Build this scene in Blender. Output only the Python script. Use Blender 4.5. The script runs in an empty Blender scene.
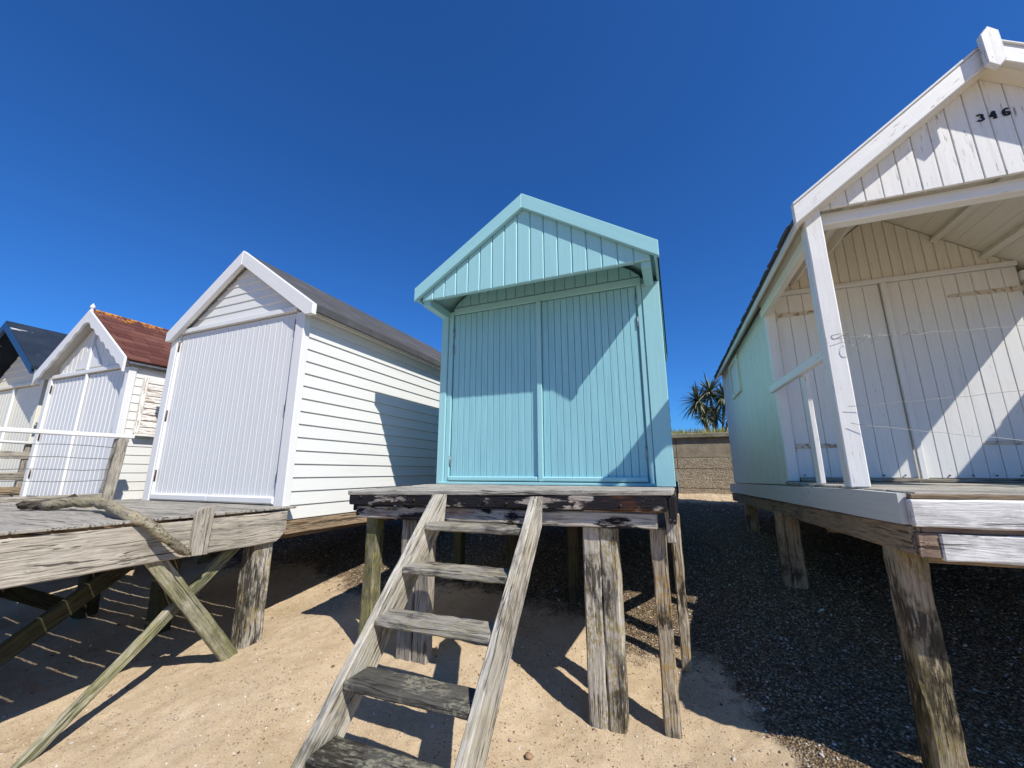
import bpy, math, random
import numpy as np
from mathutils import Vector, Matrix, noise
R = math.radians
random.seed(7); np.random.seed(7)
sc = bpy.context.scene
col = sc.collection

# ---------------------------------------------------------------- node helpers
class NT:
    def __init__(s, name):
        s.m = bpy.data.materials.new(name); s.m.use_nodes = True
        s.t = s.m.node_tree; s.t.nodes.clear()
        s.out = s.t.nodes.new('ShaderNodeOutputMaterial')
        s.b = s.t.nodes.new('ShaderNodeBsdfPrincipled')
        s.t.links.new(s.b.outputs[0], s.out.inputs[0])
    def n(s, kind, **k):
        nd = s.t.nodes.new(kind)
        for a, v in k.items(): setattr(nd, a, v)
        return nd
    def l(s, a, b): s.t.links.new(a, b)
    def setin(s, sock, v):
        if hasattr(v, 'is_linked'): s.l(v, sock)
        else: sock.default_value = v
    def attr(s, name, fac=False):
        nd = s.n('ShaderNodeAttribute', attribute_name=name)
        return nd.outputs['Fac'] if fac else nd.outputs['Vector']
    def pos(s): return s.n('ShaderNodeNewGeometry').outputs['Position']
    def scale(s, v, sx, sy, sz):
        nd = s.n('ShaderNodeVectorMath', operation='MULTIPLY')
        s.l(v, nd.inputs[0]); nd.inputs[1].default_value = (sx, sy, sz); return nd.outputs[0]
    def noise(s, v, sc=1., det=4., rough=.55, dist=0.):
        nd = s.n('ShaderNodeTexNoise'); s.l(v, nd.inputs['Vector'])
        nd.inputs['Scale'].default_value = sc; nd.inputs['Detail'].default_value = det
        nd.inputs['Roughness'].default_value = rough; nd.inputs['Distortion'].default_value = dist
        return nd.outputs['Fac']
    def vor(s, v, sc=1., feat='F1', out='Distance', rand=1.):
        nd = s.n('ShaderNodeTexVoronoi', feature=feat); s.l(v, nd.inputs['Vector'])
        nd.inputs['Scale'].default_value = sc; nd.inputs['Randomness'].default_value = rand
        return nd.outputs[out]
    def ramp(s, f, *stops, interp='LINEAR'):
        nd = s.n('ShaderNodeValToRGB'); s.l(f, nd.inputs[0]); cr = nd.color_ramp; cr.interpolation = interp
        while len(cr.elements) < len(stops): cr.elements.new(.5)
        for e, (p, c) in zip(cr.elements, stops):
            e.position = p; e.color = (c, c, c, 1) if isinstance(c, (int, float)) else (*c, 1)
        return nd.outputs['Color']
    def mix(s, f, a, b, mode='MIX'):
        nd = s.n('ShaderNodeMix', data_type='RGBA', blend_type=mode)
        s.setin(nd.inputs[0], f)
        for i, v in ((6, a), (7, b)):
            if isinstance(v, tuple): v = (*v, 1) if len(v) == 3 else v
            s.setin(nd.inputs[i], v)
        return nd.outputs[2]
    def math(s, op, a, b=0., c=None):
        nd = s.n('ShaderNodeMath', operation=op); s.setin(nd.inputs[0], a); s.setin(nd.inputs[1], b)
        if c is not None: s.setin(nd.inputs[2], c)
        return nd.outputs[0]
    def mr(s, v, a, b, c, d):
        nd = s.n('ShaderNodeMapRange'); s.l(v, nd.inputs[0])
        for i, x in zip((1, 2, 3, 4), (a, b, c, d)): nd.inputs[i].default_value = x
        return nd.outputs[0]
    def sep(s, v):
        nd = s.n('ShaderNodeSeparateXYZ'); s.l(v, nd.inputs[0]); return nd.outputs
    def bump(s, h, strength=.5, dist=.01, normal=None):
        nd = s.n('ShaderNodeBump'); s.l(h, nd.inputs['Height'])
        nd.inputs['Strength'].default_value = strength; nd.inputs['Distance'].default_value = dist
        if normal is not None: s.l(normal, nd.inputs['Normal'])
        return nd.outputs[0]
    def fin(s, c, rough=.6, nrm=None, spec=.3, metal=0.):
        s.setin(s.b.inputs['Base Color'], (*c, 1) if isinstance(c, tuple) else c)
        s.setin(s.b.inputs['Roughness'], rough)
        s.b.inputs['Specular IOR Level'].default_value = spec
        s.b.inputs['Metallic'].default_value = metal
        if nrm is not None: s.l(nrm, s.b.inputs['Normal'])
        return s.m

def painted(name, c, wood=(.32, .27, .21), chip=.0, dirt=.12, var=.06, rough=.45, grime=(.25, .23, .17)):
    t = NT(name); g = t.attr('gc'); p = t.pos(); rnd = t.attr('rnd', True)
    fine = t.noise(t.scale(g, 3, 60, 60), 1, 5, .6)
    broad = t.noise(p, 2.3, 5, .6)
    base = t.mix(t.ramp(fine, (.3, 0.), (.75, 1.)), tuple(x * (1 - var) for x in c), tuple(min(1, x * (1 + var * .6)) for x in c))
    base = t.mix(t.math('MULTIPLY', rnd, .10), base, tuple(x * .78 for x in c))
    streak = t.noise(t.scale(g, 1.2, 22, 22), 1, 4, .6)
    dm = t.math('MULTIPLY', t.ramp(streak, (.52, 0.), (.8, 1.)), t.ramp(broad, (.4, 0.), (.7, 1.)))
    base = t.mix(t.math('MULTIPLY', dm, dirt * 4), base, grime)
    speck = t.vor(t.scale(g, 6, 14, 14), 2.2)
    sm = t.math('MULTIPLY', t.ramp(speck, (.03, 1.), (.08, 0.)), t.ramp(t.noise(p, 5, 2), (.5, 0.), (.6, 1.)))
    base = t.mix(t.math('MULTIPLY', sm, min(1, dirt * 3.2)), base, grime)
    h = t.math('ADD', t.math('MULTIPLY', fine, .5), t.math('MULTIPLY', t.noise(p, 14, 3), .5))
    if chip > 0:
        cn = t.noise(t.scale(g, 9, 70, 70), 1, 7, .72)
        cb = t.noise(p, 3.1, 3)
        cm = t.math('MULTIPLY', t.ramp(cn, (.66 - chip * .3, 0.), (.70 - chip * .3, 1.)), t.ramp(cb, (.38, 0.), (.58, 1.)))
        wcol = t.mix(t.ramp(fine, (.3, 0.), (.7, 1.)), tuple(x * .45 for x in wood), wood)
        base = t.mix(cm, base, wcol)
        h = t.math('SUBTRACT', h, t.math('MULTIPLY', cm, .5))
    return t.fin(base, rough, t.bump(h, .35, .004), spec=.35)

def timber(name, light, dark, lichen=(.20, .19, .05), lich=.0, algae=0., black=0., paint=None, pamt=.5, rust=0., knots=.5, contrast=1., rough=.85):
    t = NT(name); g = t.attr('gc'); p = t.pos(); rnd = t.attr('rnd', True)
    warp = t.noise(t.scale(g, 2, 6, 6), 1, 3)
    gs = t.scale(g, 6.5, 90, 90)
    nd = t.n('ShaderNodeVectorMath', operation='ADD'); t.l(gs, nd.inputs[0])
    cmb = t.n('ShaderNodeCombineXYZ'); t.l(t.math('MULTIPLY', warp, 7.), cmb.inputs[1]); t.l(t.math('MULTIPLY', warp, 7.), cmb.inputs[2])
    t.l(cmb.outputs[0], nd.inputs[1]); gs = nd.outputs[0]
    grain = t.noise(gs, 1, 7, .62)
    broad = t.noise(t.scale(g, 1.3, 5, 5), 1, 5, .6)
    mid = tuple((a * .62 + b * .38) for a, b in zip(light, dark))
    light = tuple(min(.75, x * m_) for x, m_ in zip(light, (1.08, 1.05, 1.0))); dark = tuple(x * .8 for x in dark)
    c = t.ramp(grain, (.35, dark), (.46, mid), (.57, light))
    c = t.mix(t.math('MULTIPLY', t.ramp(broad, (.42, 0.), (.68, 1.)), .45 * contrast), c, tuple(x * .45 for x in dark))
    c = t.mix(t.math('MULTIPLY', t.ramp(t.noise(p, 1.7, 3), (.45, 0.), (.62, 1.)), .35), c, tuple(min(1, x * 1.12) for x in light))
    c = t.mix(t.math('MULTIPLY', rnd, .25), c, tuple(x * .7 for x in mid))
    if knots > 0:
        k = t.vor(t.scale(g, 1.5, 6, 6), 1.)
        kn = t.math('MULTIPLY', t.ramp(k, (.05, 1.), (.16, 0.)), knots)
        c = t.mix(kn, c, (.07, .035, .02))
    crack = t.noise(t.scale(gs, .14, .58, .58), 1, 4, .6, .4)
    line = t.noise(t.scale(g, .9, 20, 20), 1, 3, .5)
    lm_ = t.ramp(t.math('ABSOLUTE', t.math('SUBTRACT', line, .5)), (.002, 1.), (.013, 0.))
    lm_ = t.math('MULTIPLY', lm_, t.ramp(t.noise(t.scale(g, 2.5, 9, 9), 1, 3), (.46, 0.), (.53, 1.)))
    cm = t.math('MAXIMUM', t.ramp(crack, (.345, 1.), (.385, 0.)), lm_)
    h = grain
    if paint is not None:
        pn = t.noise(t.scale(g, 3.5, 15, 15), 1, 7, .68)
        pn2 = t.noise(p, 4.2, 3)
        pv = t.math('ADD', t.math('MULTIPLY', pn, .6), t.math('MULTIPLY', pn2, .4))
        e = .62 - .26 * pamt
        pm = t.ramp(pv, (e, 0.), (e + .025, 1.))
        c = t.mix(pm, c, paint)
        h = t.math('ADD', t.math('MULTIPLY', h, .7), t.math('MULTIPLY', pm, .25))
    c = t.mix(t.math('MULTIPLY', cm, .8), c, (.018, .014, .01))
    if rust > 0:
        rm = t.ramp(t.noise(t.scale(g, 2.2, 7, 7), 1.1, 5, .6), (.60, 0.), (.70, 1.))
        c = t.mix(t.math('MULTIPLY', rm, rust), c, (.26, .085, .022))
    if algae > 0:
        am = t.ramp(t.noise(t.scale(p, 3.2, 3.2, 2.1), 1, 5, .65), (.44, 0.), (.60, 1.))
        c = t.mix(t.math('MULTIPLY', am, algae), c, t.mix(grain, (.035, .045, .012), (.15, .165, .06)))
    if lich > 0:
        zone = t.ramp(t.noise(t.scale(p, 4.4, 4.4, 3.4), 1, 4), (.46, 0.), (.55, 1.))
        lm = t.math('MULTIPLY', t.ramp(t.noise(t.scale(g, 34, 60, 60), 1, 5, .65), (.47, 0.), (.53, 1.)), zone)
        c = t.mix(t.math('MULTIPLY', lm, lich), c, lichen)
    if black > 0:
        bz = t.ramp(t.noise(t.scale(p, 4.1, 4.1, 3.0), 1, 5, .6), (.49, 0.), (.57, 1.))
        bm = t.math('MULTIPLY', t.ramp(t.noise(t.scale(g, 12, 60, 60), 1, 6, .7), (.40, 0.), (.50, 1.)), bz)
        c = t.mix(t.math('MULTIPLY', bm, black), c, (.022, .018, .013))
    h = t.math('SUBTRACT', h, t.math('MULTIPLY', cm, .9))
    return t.fin(c, rough, t.bump(h, .8, .008), spec=.15)

# ---------------------------------------------------------------- materials
TURQ = (.315, .585, .61)
M = {}
M['turq'] = painted('turquoise_paint', TURQ, dirt=.06, var=.05, grime=(.2, .40, .42), rough=.42)
M['turq_door'] = painted('turquoise_door_paint', (.28, .555, .60), dirt=.10, var=.14, grime=(.10, .34, .40), rough=.42)
M['white'] = painted('white_paint', (.73, .72, .69), dirt=.04, var=.03, rough=.38, grime=(.5, .48, .42))
M['white_door'] = painted('white_door_paint', (.68, .675, .655), dirt=.09, var=.05, rough=.4, grime=(.5, .5, .5))
M['white_side'] = painted('white_siding_paint', (.69, .685, .645), dirt=.10, var=.03, rough=.4, grime=(.5, .47, .38))
M['white_old'] = painted('old_white_paint', (.72, .71, .675), chip=.20, dirt=.12, var=.06, wood=(.42, .38, .31), grime=(.35, .31, .24), rough=.5)
M['white_porch'] = painted('porch_white_paint', (.76, .75, .715), chip=.06, dirt=.10, var=.05, wood=(.42, .36, .28), grime=(.40, .34, .25), rough=.5)
M['cream'] = painted('cream_paint', (.74, .70, .58), dirt=.1, var=.05, chip=.08, grime=(.4, .36, .26))
M['cream_dim'] = painted('cream_soffit_paint', (.75, .70, .585), dirt=.12, var=.07, chip=.05, grime=(.35, .28, .18))
M['palegreen'] = painted('pale_green_paint', (.65, .67, .585), chip=.16, dirt=.22, var=.05, wood=(.2, .24, .2), grime=(.16, .30, .27), rough=.55)
M['greywhite'] = painted('weathered_skirting_paint', (.60, .60, .56), chip=.16, dirt=.18, var=.07, wood=(.3, .27, .22), grime=(.22, .2, .15), rough=.6)
M['peel'] = painted('peeling_white_paint', (.78, .76, .70), chip=.40, dirt=.15, var=.06, wood=(.40, .20, .08), grime=(.4, .3, .2), rough=.6)
M['navy'] = painted('navy_paint', (.016, .045, .11), dirt=.05, var=.2, grime=(.03, .05, .08), rough=.35)
M['greywood'] = timber('grey_weathered_timber', (.44, .40, .34), (.15, .13, .105), lich=.25, lichen=(.24, .24, .13), black=.3, knots=.7)
M['beamgrey'] = timber('pale_side_beam_timber', (.46, .42, .355), (.24, .21, .17), lich=.12, lichen=(.2, .2, .08), black=.12, knots=.35)
M['decking'] = timber('grey_deck_boards', (.40, .375, .33), (.17, .155, .13), knots=.3, lich=.15, lichen=(.25, .24, .15))
M['decktop'] = timber('pale_deck_boards', (.46, .44, .39), (.22, .20, .17), knots=.4, black=.2)
M['blackbeam'] = timber('black_stained_deck_edge', (.42, .38, .34), (.14, .12, .10), paint=(.016, .015, .018), pamt=.74, rust=.35, knots=.2)
M['blackbeam_low'] = timber('patchy_black_lower_beam', (.50, .47, .42), (.2, .17, .14), paint=(.02, .018, .02), pamt=.42, rust=.8, knots=.3)
M['post'] = timber('lichen_spotted_post', (.50, .465, .40), (.17, .14, .105), lich=.75, lichen=(.28, .21, .07), black=.85, knots=.6, contrast=1.2)
M['postrust'] = timber('rust_stained_post', (.46, .40, .30), (.16, .11, .07), lich=.6, lichen=(.32, .19, .04), black=.9, rust=.5, knots=.4, contrast=1.2)
M['postgreen'] = timber('algae_green_post', (.42, .39, .30), (.13, .12, .07), lich=.6, lichen=(.26, .22, .05), algae=.75, black=.45, knots=.4)
M['brownpost'] = timber('brown_weathered_post', (.40, .33, .235), (.12, .085, .05), lich=.5, lichen=(.20, .15, .03), algae=.3, black=.85, knots=.3, contrast=1.2)
M['greenbrace'] = timber('mossy_brace_timber', (.40, .37, .28), (.14, .13, .07), algae=.8, lich=.5, lichen=(.22, .21, .07), black=.2, knots=.3)
M['stair'] = timber('bleached_stair_timber', (.56, .525, .46), (.2, .18, .14), lich=.35, lichen=(.32, .26, .12), algae=.12, black=.55, knots=.3)
M['tread'] = timber('pale_stair_tread', (.38, .355, .31), (.12, .108, .09), lich=.4, lichen=(.30, .26, .13), algae=.06, black=.7, knots=.5)
M['tread_dark'] = timber('black_stair_tread', (.115, .11, .095), (.025, .023, .02), lich=.55, lichen=(.33, .31, .22), black=.85, knots=.2, contrast=1.3)
M['whitewash'] = timber('whitewashed_knotty_beam', (.34, .31, .27), (.12, .10, .085), paint=(.74, .72, .68), pamt=.95, knots=.6, black=.3, contrast=.6)
M['reddish'] = timber('reddish_block_timber', (.33, .24, .18), (.13, .085, .06), knots=.6)
M['brownbeam'] = timber('brown_bearer_timber', (.36, .27, .18), (.13, .09, .055), rust=.5, knots=.4)
M['branch'] = timber('lichen_covered_driftwood', (.33, .29, .21), (.08, .07, .05), lich=.8, lichen=(.34, .29, .15), algae=.05, knots=.2)
M['shadepost'] = timber('shade_dark_algae_post', (.09, .075, .05), (.025, .02, .014), algae=.4, knots=.2)  # algae timber with the shade under the platforms put into its dark colour
M['charred'] = timber('dark_broken_wood', (.12, .10, .075), (.025, .022, .018), black=.5, knots=.2)

def felt(name, c1, c2, streak=False):
    t = NT(name); p = t.pos()
    n1 = t.noise(p, 260, 2, .7); n2 = t.noise(p, 3.5, 5, .6)
    c = t.mix(t.ramp(n1, (.3, 0.), (.7, 1.)), c1, c2)
    c = t.mix(t.math('MULTIPLY', t.ramp(n2, (.45, 0.), (.7, 1.)), .4), c, tuple(x * 1.5 for x in c2))
    if streak:
        s = t.noise(t.scale(p, 6, 1.2, 6), 1, 5, .7)
        c = t.mix(t.math('MULTIPLY', t.ramp(s, (.63, 0.), (.65, 1.)), .8), c, (.6, .6, .58))
    return t.fin(c, .95, t.bump(n1, .5, .003), spec=.08)
M['felt'] = felt('grey_mineral_felt', (.05, .05, .052), (.095, .095, .10))
M['navyfelt'] = felt('dark_navy_felt', (.012, .02, .035), (.028, .038, .055), True)
t = NT('red_brown_shingles'); p = t.pos(); g = t.attr('gc'); rnd = t.attr('rnd', True)
c = t.mix(rnd, (.10, .036, .028), (.20, .085, .062))
n1 = t.noise(p, 210, 2, .7); c = t.mix(t.math('MULTIPLY', n1, .5), c, (.07, .03, .025))
lz = t.math('ADD', t.mr(t.sep(p)[2], 1.35, 1.85, -.32, .09), t.math('ADD', t.math('MULTIPLY', t.noise(p, 6.5, 5, .7), .6), t.math('MULTIPLY', t.noise(p, 34, 4, .7), .4)))
lm = t.ramp(lz, (.55, 0.), (.60, 1.))
c = t.mix(lm, c, t.mix(t.noise(p, 40, 3), (.42, .14, .015), (.62, .30, .05)))
M['shingle'] = t.fin(c, .85, t.bump(n1, .5, .004), spec=.15)

t = NT('rusty_hinge_metal'); p = t.pos()
c = t.mix(t.ramp(t.noise(p, 45, 4), (.4, 0.), (.6, 1.)), (.05, .028, .02), (.15, .10, .08))
M['hinge'] = t.fin(c, .6, t.bump(t.noise(p, 90, 3), .4, .002), metal=.35)
t = NT('painted_strap_metal'); p = t.pos()
c = t.mix(t.ramp(t.noise(p, 30, 4), (.52, 0.), (.62, 1.)), (.60, .55, .45), (.30, .20, .12))
M['strap'] = t.fin(c, .6, t.bump(t.noise(p, 70, 3), .4, .002))
t = NT('steel_hinge'); M['steel'] = t.fin((.26, .32, .34), .45, metal=.6)
t = NT('galvanised_wire'); M['wire'] = t.fin((.25, .245, .24), .45, metal=.7)
t = NT('black_number_paint'); M['black'] = t.fin((.012, .012, .014), .4)
t = NT('rusty_nail'); M['nail'] = t.fin((.09, .045, .03), .7)

# ---------------------------------------------------------------- mesh builder
Z = Vector((0, 0, 1))
def inset(poly, d):
    n = len(poly); out = []
    area = sum(poly[i][0] * poly[(i + 1) % n][1] - poly[(i + 1) % n][0] * poly[i][1] for i in range(n))
    sg = 1 if area > 0 else -1
    for i in range(n):
        a, b, c = Vector(poly[i - 1]), Vector(poly[i]), Vector(poly[(i + 1) % n])
        e1 = (b - a).normalized(); e2 = (c - b).normalized()
        n1 = Vector((-e1.y, e1.x)) * sg; n2 = Vector((-e2.y, e2.x)) * sg
        k = 1 + n1.dot(n2)
        v = (n1 + n2) / max(k, .35)
        out.append(tuple(b + v * d))
    return out

class Fr:
    """a wall frame: u along the wall, d outwards, z up"""
    def __init__(s, o, u, n): s.o = Vector(o); s.u = Vector(u); s.n = Vector(n)
    def __call__(s, u, d, z): return s.o + s.u * u + s.n * d + Z * z

class MB:
    def __init__(s): s.v = []; s.f = []; s.g = []; s.r = []; s.sm = []
    def loft(s, rings, L, S, U, cap=True, smooth=False, closed=True):
        off = Vector((random.uniform(0, 40), random.uniform(0, 40), random.uniform(0, 40))); rr = random.random()
        b = len(s.v); n = len(rings[0])
        for ring in rings:
            for p in ring:
                p = Vector(p); s.v.append(p)
                s.g.append((p.dot(L) + off.x, p.dot(S) + off.y, p.dot(U) + off.z)); s.r.append(rr)
        for k in range(len(rings) - 1):
            for i in range(n if closed else n - 1):
                j = (i + 1) % n
                s.f.append((b + k * n + i, b + k * n + j, b + (k + 1) * n + j, b + (k + 1) * n + i)); s.sm.append(smooth)
        if cap:
            s.f.append(tuple(b + i for i in range(n))[::-1]); s.sm.append(False)
            q = b + (len(rings) - 1) * n
            s.f.append(tuple(q + i for i in range(n))); s.sm.append(False)
    def beam(s, p0, p1, w, h, up=Z, ch=.004, jit=0., seg=1, taper=1., rough_end=0.):
        """w sideways, h along up"""
        p0, p1 = Vector(p0), Vector(p1); L = p1 - p0; ln = L.length; L.normalize()
        S = L.cross(Vector(up)).normalized(); U = S.cross(L)
        ch = min(ch, w * .3, h * .3)
        def ring(t, ins, js, k):
            a, c = w / 2 * k, h / 2 * k; q = ch; pts = []
            for x, y in ((-a + q, -c), (a - q, -c), (a, -c + q), (a, c - q), (a - q, c), (-a + q, c), (-a, c - q), (-a, -c + q)):
                x2 = x * (1 - ins / max(a, 1e-4)); y2 = y * (1 - ins / max(c, 1e-4))
                pts.append(p0 + L * (t * ln) + S * (x2 + random.uniform(-js, js)) + U * (y2 + random.uniform(-js, js)))
            return pts
        e = min(ch / ln, .1)
        rings = [ring(0, ch, jit, 1), ring(e, 0, jit, 1)]
        for i in range(1, seg): rings.append(ring(i / seg, 0, jit, 1 + (taper - 1) * i / seg))
        rings += [ring(1 - e, 0, jit, taper), ring(1, ch, jit + rough_end, taper)]
        if rough_end:
            rings[-1] = [p + L * random.uniform(-rough_end, rough_end) * 2 for p in rings[-1]]
        s.loft(rings, L, S, U)
    def box(s, a, b, ch=.004, jit=0., seg=1):
        a, b = Vector(a), Vector(b); d = b - a; m = (a + b) / 2
        i = max(range(3), key=lambda k: abs(d[k]))
        ax = Vector((0, 0, 0)); ax[i] = 1
        p0, p1 = m.copy(), m.copy(); p0[i] = a[i]; p1[i] = b[i]
        up = Z if i != 2 else Vector((0, 1, 0))
        S = ax.cross(up); si = max(range(3), key=lambda k: abs(S[k])); ui = max(range(3), key=lambda k: abs(up[k]))
        s.beam(p0, p1, abs(d[si]), abs(d[ui]), up, ch, jit, seg)
    def pboard(s, F, poly, db, df, ch=.004, L=(0, 1), back=False):
        """polygon in (u,z) given front depth df and back depth db, chamfered front edges"""
        pi = inset(poly, ch) if ch else poly
        rings = [[F(u, db, z) for u, z in poly], [F(u, df - ch, z) for u, z in poly]]
        if ch: rings.append([F(u, df, z) for u, z in pi])
        if back: rings.insert(0, [F(u, db - ch, z) for u, z in pi])
        l = (F.u * L[0] + Z * L[1]).normalized(); S = F.n.cross(l).normalized()
        s.loft(rings, l, S, F.n)
    def lap(s, F, z0, z1, ua, ub, ua2=None, ub2=None, d0=.0, out=.018, thin=.006):
        """weatherboard between z0 and z1: bottom edge stands out"""
        ua2 = ua if ua2 is None else ua2; ub2 = ub if ub2 is None else ub2
        c = .004
        prof = [(d0 - .002, z0), (d0 + out - c, z0), (d0 + out, z0 + c), (d0 + out * .78, z0 + (z1 - z0) * .5), (d0 + out * .56, z1 - .001), (d0 - .002, z1 - .001)]
        def U(a, a2, z): return a + (a2 - a) * (z - z0) / (z1 - z0)
        s.loft([[F(U(ua, ua2, z), d, z) for d, z in prof], [F(U(ub, ub2, z), d, z) for d, z in prof]], F.u, Z, F.n)
    def tube(s, pts, rad, n=8, jit=0., smooth=True):
        pts = [Vector(p) for p in pts]; rings = []
        if not isinstance(rad, (list, tuple)): rad = [rad] * len(pts)
        prev = None
        for i, p in enumerate(pts):
            d = (pts[min(i + 1, len(pts) - 1)] - pts[max(i - 1, 0)]).normalized()
            a = Z if abs(d.z) < .9 else Vector((1, 0, 0))
            if prev is None: S = d.cross(a).normalized()
            else: S = (prev - d * prev.dot(d)).normalized()
            prev = S; U = S.cross(d)
            rings.append([p + (S * math.cos(2 * math.pi * k / n) + U * math.sin(2 * math.pi * k / n)) * rad[i] * (1 + random.uniform(-jit, jit)) for k in range(n)])
        L = (pts[-1] - pts[0]).normalized(); a = Z if abs(L.z) < .9 else Vector((1, 0, 0)); S = L.cross(a).normalized()
        s.loft(rings, L, S, S.cross(L), smooth=smooth)
    def build(s, name, mat, parent=None):
        me = bpy.data.meshes.new(name)
        o_ = Vector(parent['_o']) if parent is not None and '_o' in parent else Vector((0, 0, 0))
        me.from_pydata([tuple(p - o_) for p in s.v], [], s.f); me.materials.append(M[mat] if isinstance(mat, str) else mat)
        a = me.attributes.new('gc', 'FLOAT_VECTOR', 'POINT'); a.data.foreach_set('vector', np.array(s.g, dtype=np.float32).ravel())
        a = me.attributes.new('rnd', 'FLOAT', 'POINT'); a.data.foreach_set('value', np.array(s.r, dtype=np.float32))
        me.polygons.foreach_set('use_smooth', s.sm)
        import bmesh
        bm = bmesh.new(); bm.from_mesh(me); bmesh.ops.recalc_face_normals(bm, faces=bm.faces); bm.to_mesh(me); bm.free()
        o = bpy.data.objects.new(name, me); col.objects.link(o)
        if parent is not None:
            o.parent = parent; o['_o'] = tuple(o_)
        return o

def thing(name, label, cat, base, rz=0., group=None):
    o = bpy.data.objects.new(name, None); col.objects.link(o); o.empty_display_size = .2
    o.location = base; o.rotation_euler = (0, 0, rz); o['_o'] = tuple(base)
    o['label'] = label; o['category'] = cat
    if group: o['group'] = group
    return o
def tag(o, label=None, cat=None, group=None, kind=None):
    for k, v in (('label', label), ('category', cat), ('group', group), ('kind', kind)):
        if v: o[k] = v
    return o
def part(name, mat, parent, fn):
    mb = MB(); fn(mb); return mb.build(name, mat, parent)
X_ = Vector((1, 0, 0)); Y_ = Vector((0, 1, 0))

def boards(mb, F, u0, u1, n, zb, zt, db, df, ch=.006, jitter=.0, gap=.0015):
    """vertical boards from u0 to u1; zb and zt give the lower and upper edge at u"""
    w = (u1 - u0) / n
    for i in range(n):
        a, b = u0 + i * w + gap, u0 + (i + 1) * w - gap
        za, zc = zt(a), zt(b); dj = random.uniform(-jitter, jitter)
        poly = [(a, zb(a)), (b, zb(b)), (b, zc)]
        m = (a + b) / 2
        if zt(m) > max(za, zc) + .002: poly.append((m, zt(m)))
        poly.append((a, za))
        if min(za - zb(a), zc - zb(b)) < ch * 2.2:
            if max(za - zb(a), zc - zb(b)) < ch * 4: continue
            if za - zb(a) < zc - zb(b): poly = [(a + (w * .2), zb(a)), (b, zb(b)), (b, zc)]
            else: poly = [(a, zb(a)), (b - w * .2, zb(b)), (a, za)]
            mb.pboard(F, poly, db, df + dj, min(ch, .003)); continue
        mb.pboard(F, poly, db, df + dj, ch)

def core(mb, F, uL, uR, z0, zt, uc, za, length, d=-.02):
    poly = [(uL, z0), (uR, z0), (uR, zt), (uc, za), (uL, zt)]
    mb.pboard(F, poly, -length, d, 0)

def hinge(parent, F, u, z, h=.075, w=.028, mat='hinge', d=0.):
    def f(mb):
        mb.pboard(F, [(u - w, z - h / 2), (u + w, z - h / 2), (u + w, z + h / 2), (u - w, z + h / 2)], d, d + .005, .001)
        mb.tube([F(u, d + .006, z - h / 2), F(u, d + .006, z + h / 2)], .0055, 6)
    return part('hinge', mat, parent, f)

HG = 'beach huts standing in a row'
# ================================================================ turquoise hut
F = Fr((0, 3.2, 0), X_, -Y_)
hut = thing('beach_hut', 'turquoise beach hut with closed double doors and a boarded gable jutting over them', 'beach hut', (-1.03, 4.4, -.105), group=HG)
zf = -.105; AP = 2.31; SL = .655
def ztw(u): return 2.17 - SL * abs(u + 1.03)
def f(mb):
    core(mb, F, -2.0, -.05, zf, 1.50, -1.03, 2.12, 2.6)
    boards(mb, F, -1.92, -.14, 19, lambda u: 1.575, lambda u: min(ztw(u), 2.1), -.02, .0, .006)
    S = Fr((-.03, 3.2, 0), Y_, X_)
    for i in range(13): mb.lap(S, zf + i * .126, zf + (i + 1) * .126, .03, 2.6, d0=-.02, out=.016)
    S = Fr((-2.02, 3.2, 0), Y_, -X_)
    for i in range(13): mb.lap(S, zf + i * .126, zf + (i + 1) * .126, .03, 2.6, d0=-.02, out=.016)
part('wall', 'turq', hut, f)
def f(mb):   # corner boards, door frame
    mb.box((-2.025, 3.175, zf), (-1.955, 3.23, 1.53))
    mb.box((-1.952, 3.188, zf), (-1.905, 3.23, 1.53))
    mb.box((-.155, 3.178, zf), (-.022, 3.23, 1.50))
    mb.box((-.196, 3.186, zf + .02), (-.158, 3.23, 1.50))
    mb.beam((-1.902, 3.208, 1.53), (-.16, 3.208, 1.53), .04, .065)
    mb.box((-2.0, 3.17, zf), (-.16, 3.2, zf + .022))
part('door_frame', 'turq', hut, f)
for (a, b, n, hs, hz) in ((-1.895, -1.062, 9, -1, (1.31, 1.14, .10)), (-1.012, -.208, 9, 1, (1.37, 1.18, .14))):
    dr = part('door', 'turq_door', hut, lambda mb: (boards(mb, F, a, b, int(n * 1.6), lambda u: zf + .035, lambda u: 1.49, -.012, .001, .0022, .0005),))
    part('weather_bar', 'turq', dr, lambda mb: mb.pboard(F, [(a - .01, zf + .03), (b + .0, zf + .03), (b + .0, zf + .068), (a - .01, zf + .068)], .0, .026, .008, L=(1, 0)))
    for z in hz: hinge(dr, F, (a - .004 if hs < 0 else b + .006), z, .085, .012, 'steel', .004)
part('cover_strip', 'turq', hut, lambda mb: mb.box((-1.058, 3.172, zf + .03), (-1.014, 3.199, 1.49)))
FG = Fr((0, 2.82, 0), X_, -Y_)
def f(mb):
    boards(mb, FG, -2.02, -.06, 17, lambda u: 1.508, lambda u: 2.20 - SL * abs(u + 1.04), -.02, .0, .007)
    mb.pboard(FG, [(-1.88, 1.51), (-.18, 1.51), (-1.04, 2.08)], -.04, -.021, 0)
part('gable', 'turq', hut, f)
uc = -1.04
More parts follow.
